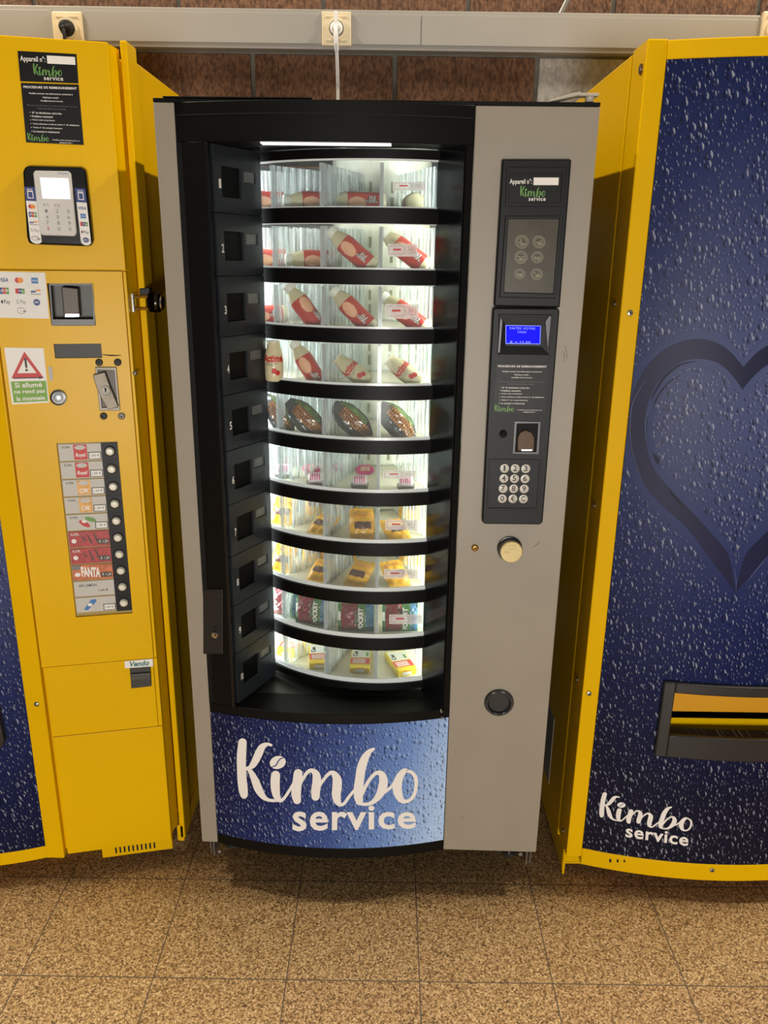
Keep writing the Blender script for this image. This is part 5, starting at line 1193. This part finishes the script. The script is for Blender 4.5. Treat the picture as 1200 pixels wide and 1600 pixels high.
def mk_pink():
    t = root('snack_cup'); b = B(); P = Plane((0, 0, 0), 0)
    v = [P.w(x, y, z) for z, (x0, y0) in ((0, (.016, .012)), (.009, (.021, .016))) for x, y in ((-x0, -y0), (x0, -y0), (x0, y0), (-x0, y0))]; vv = [b.verts.new(q) for q in v]
    b.faces.new(vv[:4][::-1]); b.faces.new(vv[4:])
    for i in range(4): b.faces.new((vv[i], vv[(i+1) % 4], vv[4+(i+1) % 4], vv[4+i]))
    lp('tray', b, TRY, t, bevel=.0012)
    b = B(); pillow(b, .032, .030, .022, 3); bmesh.ops.rotate(b, verts=b.verts, cent=(0, 0, 0), matrix=Matrix.Rotation(-.9, 3, 'X')); bmesh.ops.translate(b, verts=b.verts, vec=(0, -.012, .010)); bg = lp('bag', b, PINKW, t, smooth='all')
    b = B()
    for i in range(5): pillow(b, .032, .030, .022, 3, 6, (.12+i*.16, .2+i*.16, .15, .62), .0006, True)
    bmesh.ops.rotate(b, verts=b.verts, cent=(0, 0, 0), matrix=Matrix.Rotation(-.9, 3, 'X')); bmesh.ops.translate(b, verts=b.verts, vec=(0, -.012, .010)); lp('stripe_print', b, PINK, bg, smooth='all')
    return t
def mk_pink2():
    t = root('snack_bag'); b = B(); pillow(b, .045, .03, .008, 4, 14, pinch=.5); bg = lp('bag', b, PINK, t, smooth='all')
    b = B(); pillow(b, .045, .03, .008, 4, 10, (.25, .75, .3, .7), .0006, True, pinch=.5); lp('bag_print', b, M('peach_print', (236, 190, 168), .4), bg, smooth='all'); return t
YBX = M('yellow_card', (240, 208, 30), .4, var=.05, scale=60); RBX = M('red_card', (218, 52, 34), .4)
def mk_box():
    t = root('biscuit_box'); b = B(); w, l, h = .050, .098, .020; P = Plane((0, 0, 0), 0); box(b, P, -w/2, w/2, 0, l, 0, h); bx_ = lp('carton', b, YBX, t, bevel=.002)
    b = B(); Z = h+.0003
    def rc(x0, x1, y0, y1, z, mi): quad(b, (x0, y0, z), (x1, y0, z), (x1, y1, z), (x0, y1, z), mi)
    rc(-w/2+.001, w/2-.001, .012, .042, Z, 0)
    for i in range(3): rc(-w/2+.006, w/2-.012, .016+i*.008, .0205+i*.008, Z+.0002, 1)
    rc(-w/2+.003, w/2-.003, .045, l-.006, Z, 1)
    vs, fs = glyphs('Ces', .04); V = [b.verts.new((-w/2+.005+y*.012, .05+x*.028, Z+.0003)) for x, y in vs]
    for f in fs: b.faces.new([V[i] for i in f]).material_index = 2
    rc(w/2-.012, w/2-.006, .052, .072, Z+.0003, 3)
    quad(b, (-.011, -.0004, .0035), (.011, -.0004, .0035), (.011, -.0004, .011), (-.011, -.0004, .011), 1); quad(b, (-.011, -.0004, .0135), (.011, -.0004, .0135), (.011, -.0004, .0148), (-.011, -.0004, .0148), 0)
    lp('carton_print', b, [RBX, WHITE, BLACKINK, GREENINK], bx_, smooth=None); return t
MAKE = dict(yop=mk_yop, actimel=mk_actimel, pouch=mk_pouch, pocket=mk_pocket, wrap=mk_wrap, pink=mk_pink, pink2=mk_pink2, box=mk_box)
CAT = dict(yop='bottle', actimel='bottle', pouch='snack bag', pocket='snack bag', wrap='sandwich', pink='snack', pink2='snack bag', box='biscuit box')
def floorpt(u, v, k):
    d = ray(u, v); t = (bz(k)-.0035-CAM_Z)/d.z; return CAM+d*t
def local(q): d = Vector(q)-MO; return d.dot(G0.ex), d.dot(-G0.nn)
def lean(kind, k, u, v, deg, L, label, group, yd=.115, spin=0):
    """something leaning sideways across the compartment; (u, v) is its middle"""
    Rm = Matrix.Rotation(MYAW, 4, 'Z') @ Matrix.Rotation(math.radians(-deg), 4, 'Y') @ Matrix.Rotation(math.radians(-6), 4, 'X') @ Matrix.Rotation(spin, 4, 'Z')
    c = G0.p(u, v, -yd); base = c-(Rm.to_3x3() @ Vector((0, 0, L/2)))
    return put(kind, label, group, base, Rm)
GB = 'yoghurt drink bottles in the drum'; GA = 'white drinking yoghurt bottles in the drum'
yopl = 'red-labelled yoghurt drink bottle %s, %s compartment of the %s tier'
for k, u, v, dg_, pl_, st_, yd, sp in ((1, 549, 390, 51, 'middle', 'leaning', .112, 0), (1, 632, 391, 54, 'right', 'leaning', .125, .1), (2, 476, 482, 38, 'left', 'leaning', .135, .7), (2, 551, 484, 47, 'middle', 'leaning', .112, 0), (2, 631, 489, 54, 'right', 'leaning', .125, .1), (3, 481, 571, 33, 'left', 'leaning', .135, 0)):
    lean('yop', k, u, v, dg_, .123, yopl % (st_, pl_, ORD[k]), GB, yd, sp)
for k, u, v, pl_ in ((3, 551, 579, 'middle'), (3, 631, 580, 'right')):
    lean('actimel', k, u, v, 55, .0885, 'white drinking yoghurt bottle leaning, %s compartment of the fourth tier' % pl_, GA, .112)
def lying(kind, k, x, y, yaw, label, group, r=.0205):
    Rm = Matrix.Rotation(MYAW+yaw, 4, 'Z') @ Matrix.Rotation(-math.pi/2, 4, 'Y')
    return put(kind, label, group, G0.w(x, y, bz(k)-.0035+r), Rm)
lying('yop', 0, .335, .20, .3, yopl % ('lying flat', 'left', 'top'), GB)
lying('yop', 0, .435, .19, .2, yopl % ('lying flat', 'middle', 'top'), GB)
Rm = Matrix.Rotation(MYAW-1.45, 4, 'Z') @ Matrix.Rotation(-math.pi/2, 4, 'Y'); put('yop', 'yoghurt drink bottle lying base towards the glass, right compartment of the top tier', GB, G0.w(.50, .16, bz(0)+.017), Rm)
lying('yop', 0, .225, .215, .4, yopl % ('lying flat', 'leftmost', 'top'), GB)
lying('yop', 1, .335, .21, .3, yopl % ('lying flat', 'left', 'second'), GB)
lying('yop', 1, .225, .215, .4, yopl % ('lying flat', 'leftmost', 'second'), GB)
lying('yop', 2, .215, .205, .4, yopl % ('lying flat', 'leftmost', 'third'), GB)
q = floorpt(426, 598, 3); put('actimel', 'white drinking yoghurt bottle standing, leftmost compartment of the fourth tier', GA, q+Vector((.0, .03, 0)), rotm(0, 0, 0))
for u, v, dg_, pl_, spn in ((478, 655, 46, 'left', 0), (551, 658, 49, 'middle', .0), (621, 661, 44, 'right', .3), (434, 650, 35, 'leftmost', 0)):
    lean('wrap', 4, u, v, dg_, .108, 'sandwich in dark film, %s compartment of the fifth tier' % pl_, 'wrapped sandwiches in the drum', .13 if pl_ != 'leftmost' else .17, spn)
def onfloor(kind, k, u, v, label, group, yaw=0, tilt=0, back=0, roll=0):
    q = floorpt(u, v, k)+Vector((0, back, 0)); return put(kind, label, group, q, Matrix.Rotation(MYAW+yaw, 4, 'Z') @ Matrix.Rotation(tilt, 4, 'X') @ Matrix.Rotation(roll, 4, 'Y'))
for u, v, pl_ in ((492, 761, 'left'), (562, 765, 'middle'), (634, 766, 'right'), (442, 747, 'leftmost')):
    onfloor('pink', 5, u, v, 'grey tray with a pink-striped bag, %s compartment of the sixth tier' % pl_, 'striped snacks in grey trays', .1 if pl_ == 'left' else 0, back=.012)
for u, v, pl_, yw in ((488, 748, 'left', .5), (570, 750, 'middle', .1), (534, 745, 'middle', 1.2), (455, 735, 'leftmost', .3)):
    onfloor('pink2', 5, u, v-3, 'small pink bag lying behind the striped tray, %s compartment of the sixth tier%s' % (pl_, ', far side' if yw == 1.2 else ''), 'pink bags in the drum', yw, -.9, .03)
for k, vv_ in ((6, ((492, 838, 'left', -1.15, -.5), (566, 845, 'middle', -.7, .1), (628, 848, 'right', -1.15, .45), (437, 822, 'leftmost', -.8, -.2))), (7, ((494, 912, 'left', -1.15, -.3), (551, 919, 'middle', -1.0, -.45), (626, 919, 'right', -1.0, .45), (437, 896, 'leftmost', -.8, -.2)))):
    for u, v, pl_, tl, yw in vv_:
        onfloor('pouch', k, u, v, 'yellow snack bag in front, %s compartment of the %s tier' % (pl_, ORD[k]), 'yellow snack bags in the drum', yw, tl, .008)
for k, vv_ in ((6, ((490, 815, 'left'), (543, 818, 'middle'), (640, 820, 'right'))), (7, ((486, 889, 'left'), (541, 892, 'middle'), (641, 894, 'right')))):
    for u, v, pl_ in vv_:
        onfloor('pouch', k, u, v, 'yellow snack bag at the back, %s compartment of the %s tier' % (pl_, ORD[k]), 'yellow snack bags in the drum', .5 if pl_ == 'middle' else -.2, -.35, .05)
for u, v, pl_, yw in ((487, 979, 'left', -.25), (556, 990, 'middle', .02), (625, 990, 'right', .1), (446, 966, 'leftmost', -.4)):
    onfloor('pocket', 8, u, v, 'green, red and blue snack bag, %s compartment of the ninth tier' % pl_, 'striped snack bags in the drum', yw, -.12, .012)
for u, v, pl_, yw in ((499, 1045, 'left', .12), (562, 1052, 'middle', 0), (636, 1056, 'right', .36), (446, 1026, 'leftmost', -.25)):
    onfloor('box', 9, u, v, 'yellow biscuit box in front, %s compartment of the lowest tier' % pl_, 'biscuit boxes in the drum', yw, 0, .0)
for u, v, pl_ in ((487, 1027, 'left'), (540, 1031, 'middle')):
    onfloor('box', 9, u, v, 'yellow biscuit box at the back, %s compartment of the lowest tier' % pl_, 'biscuit boxes in the drum', .3, 0, .045)
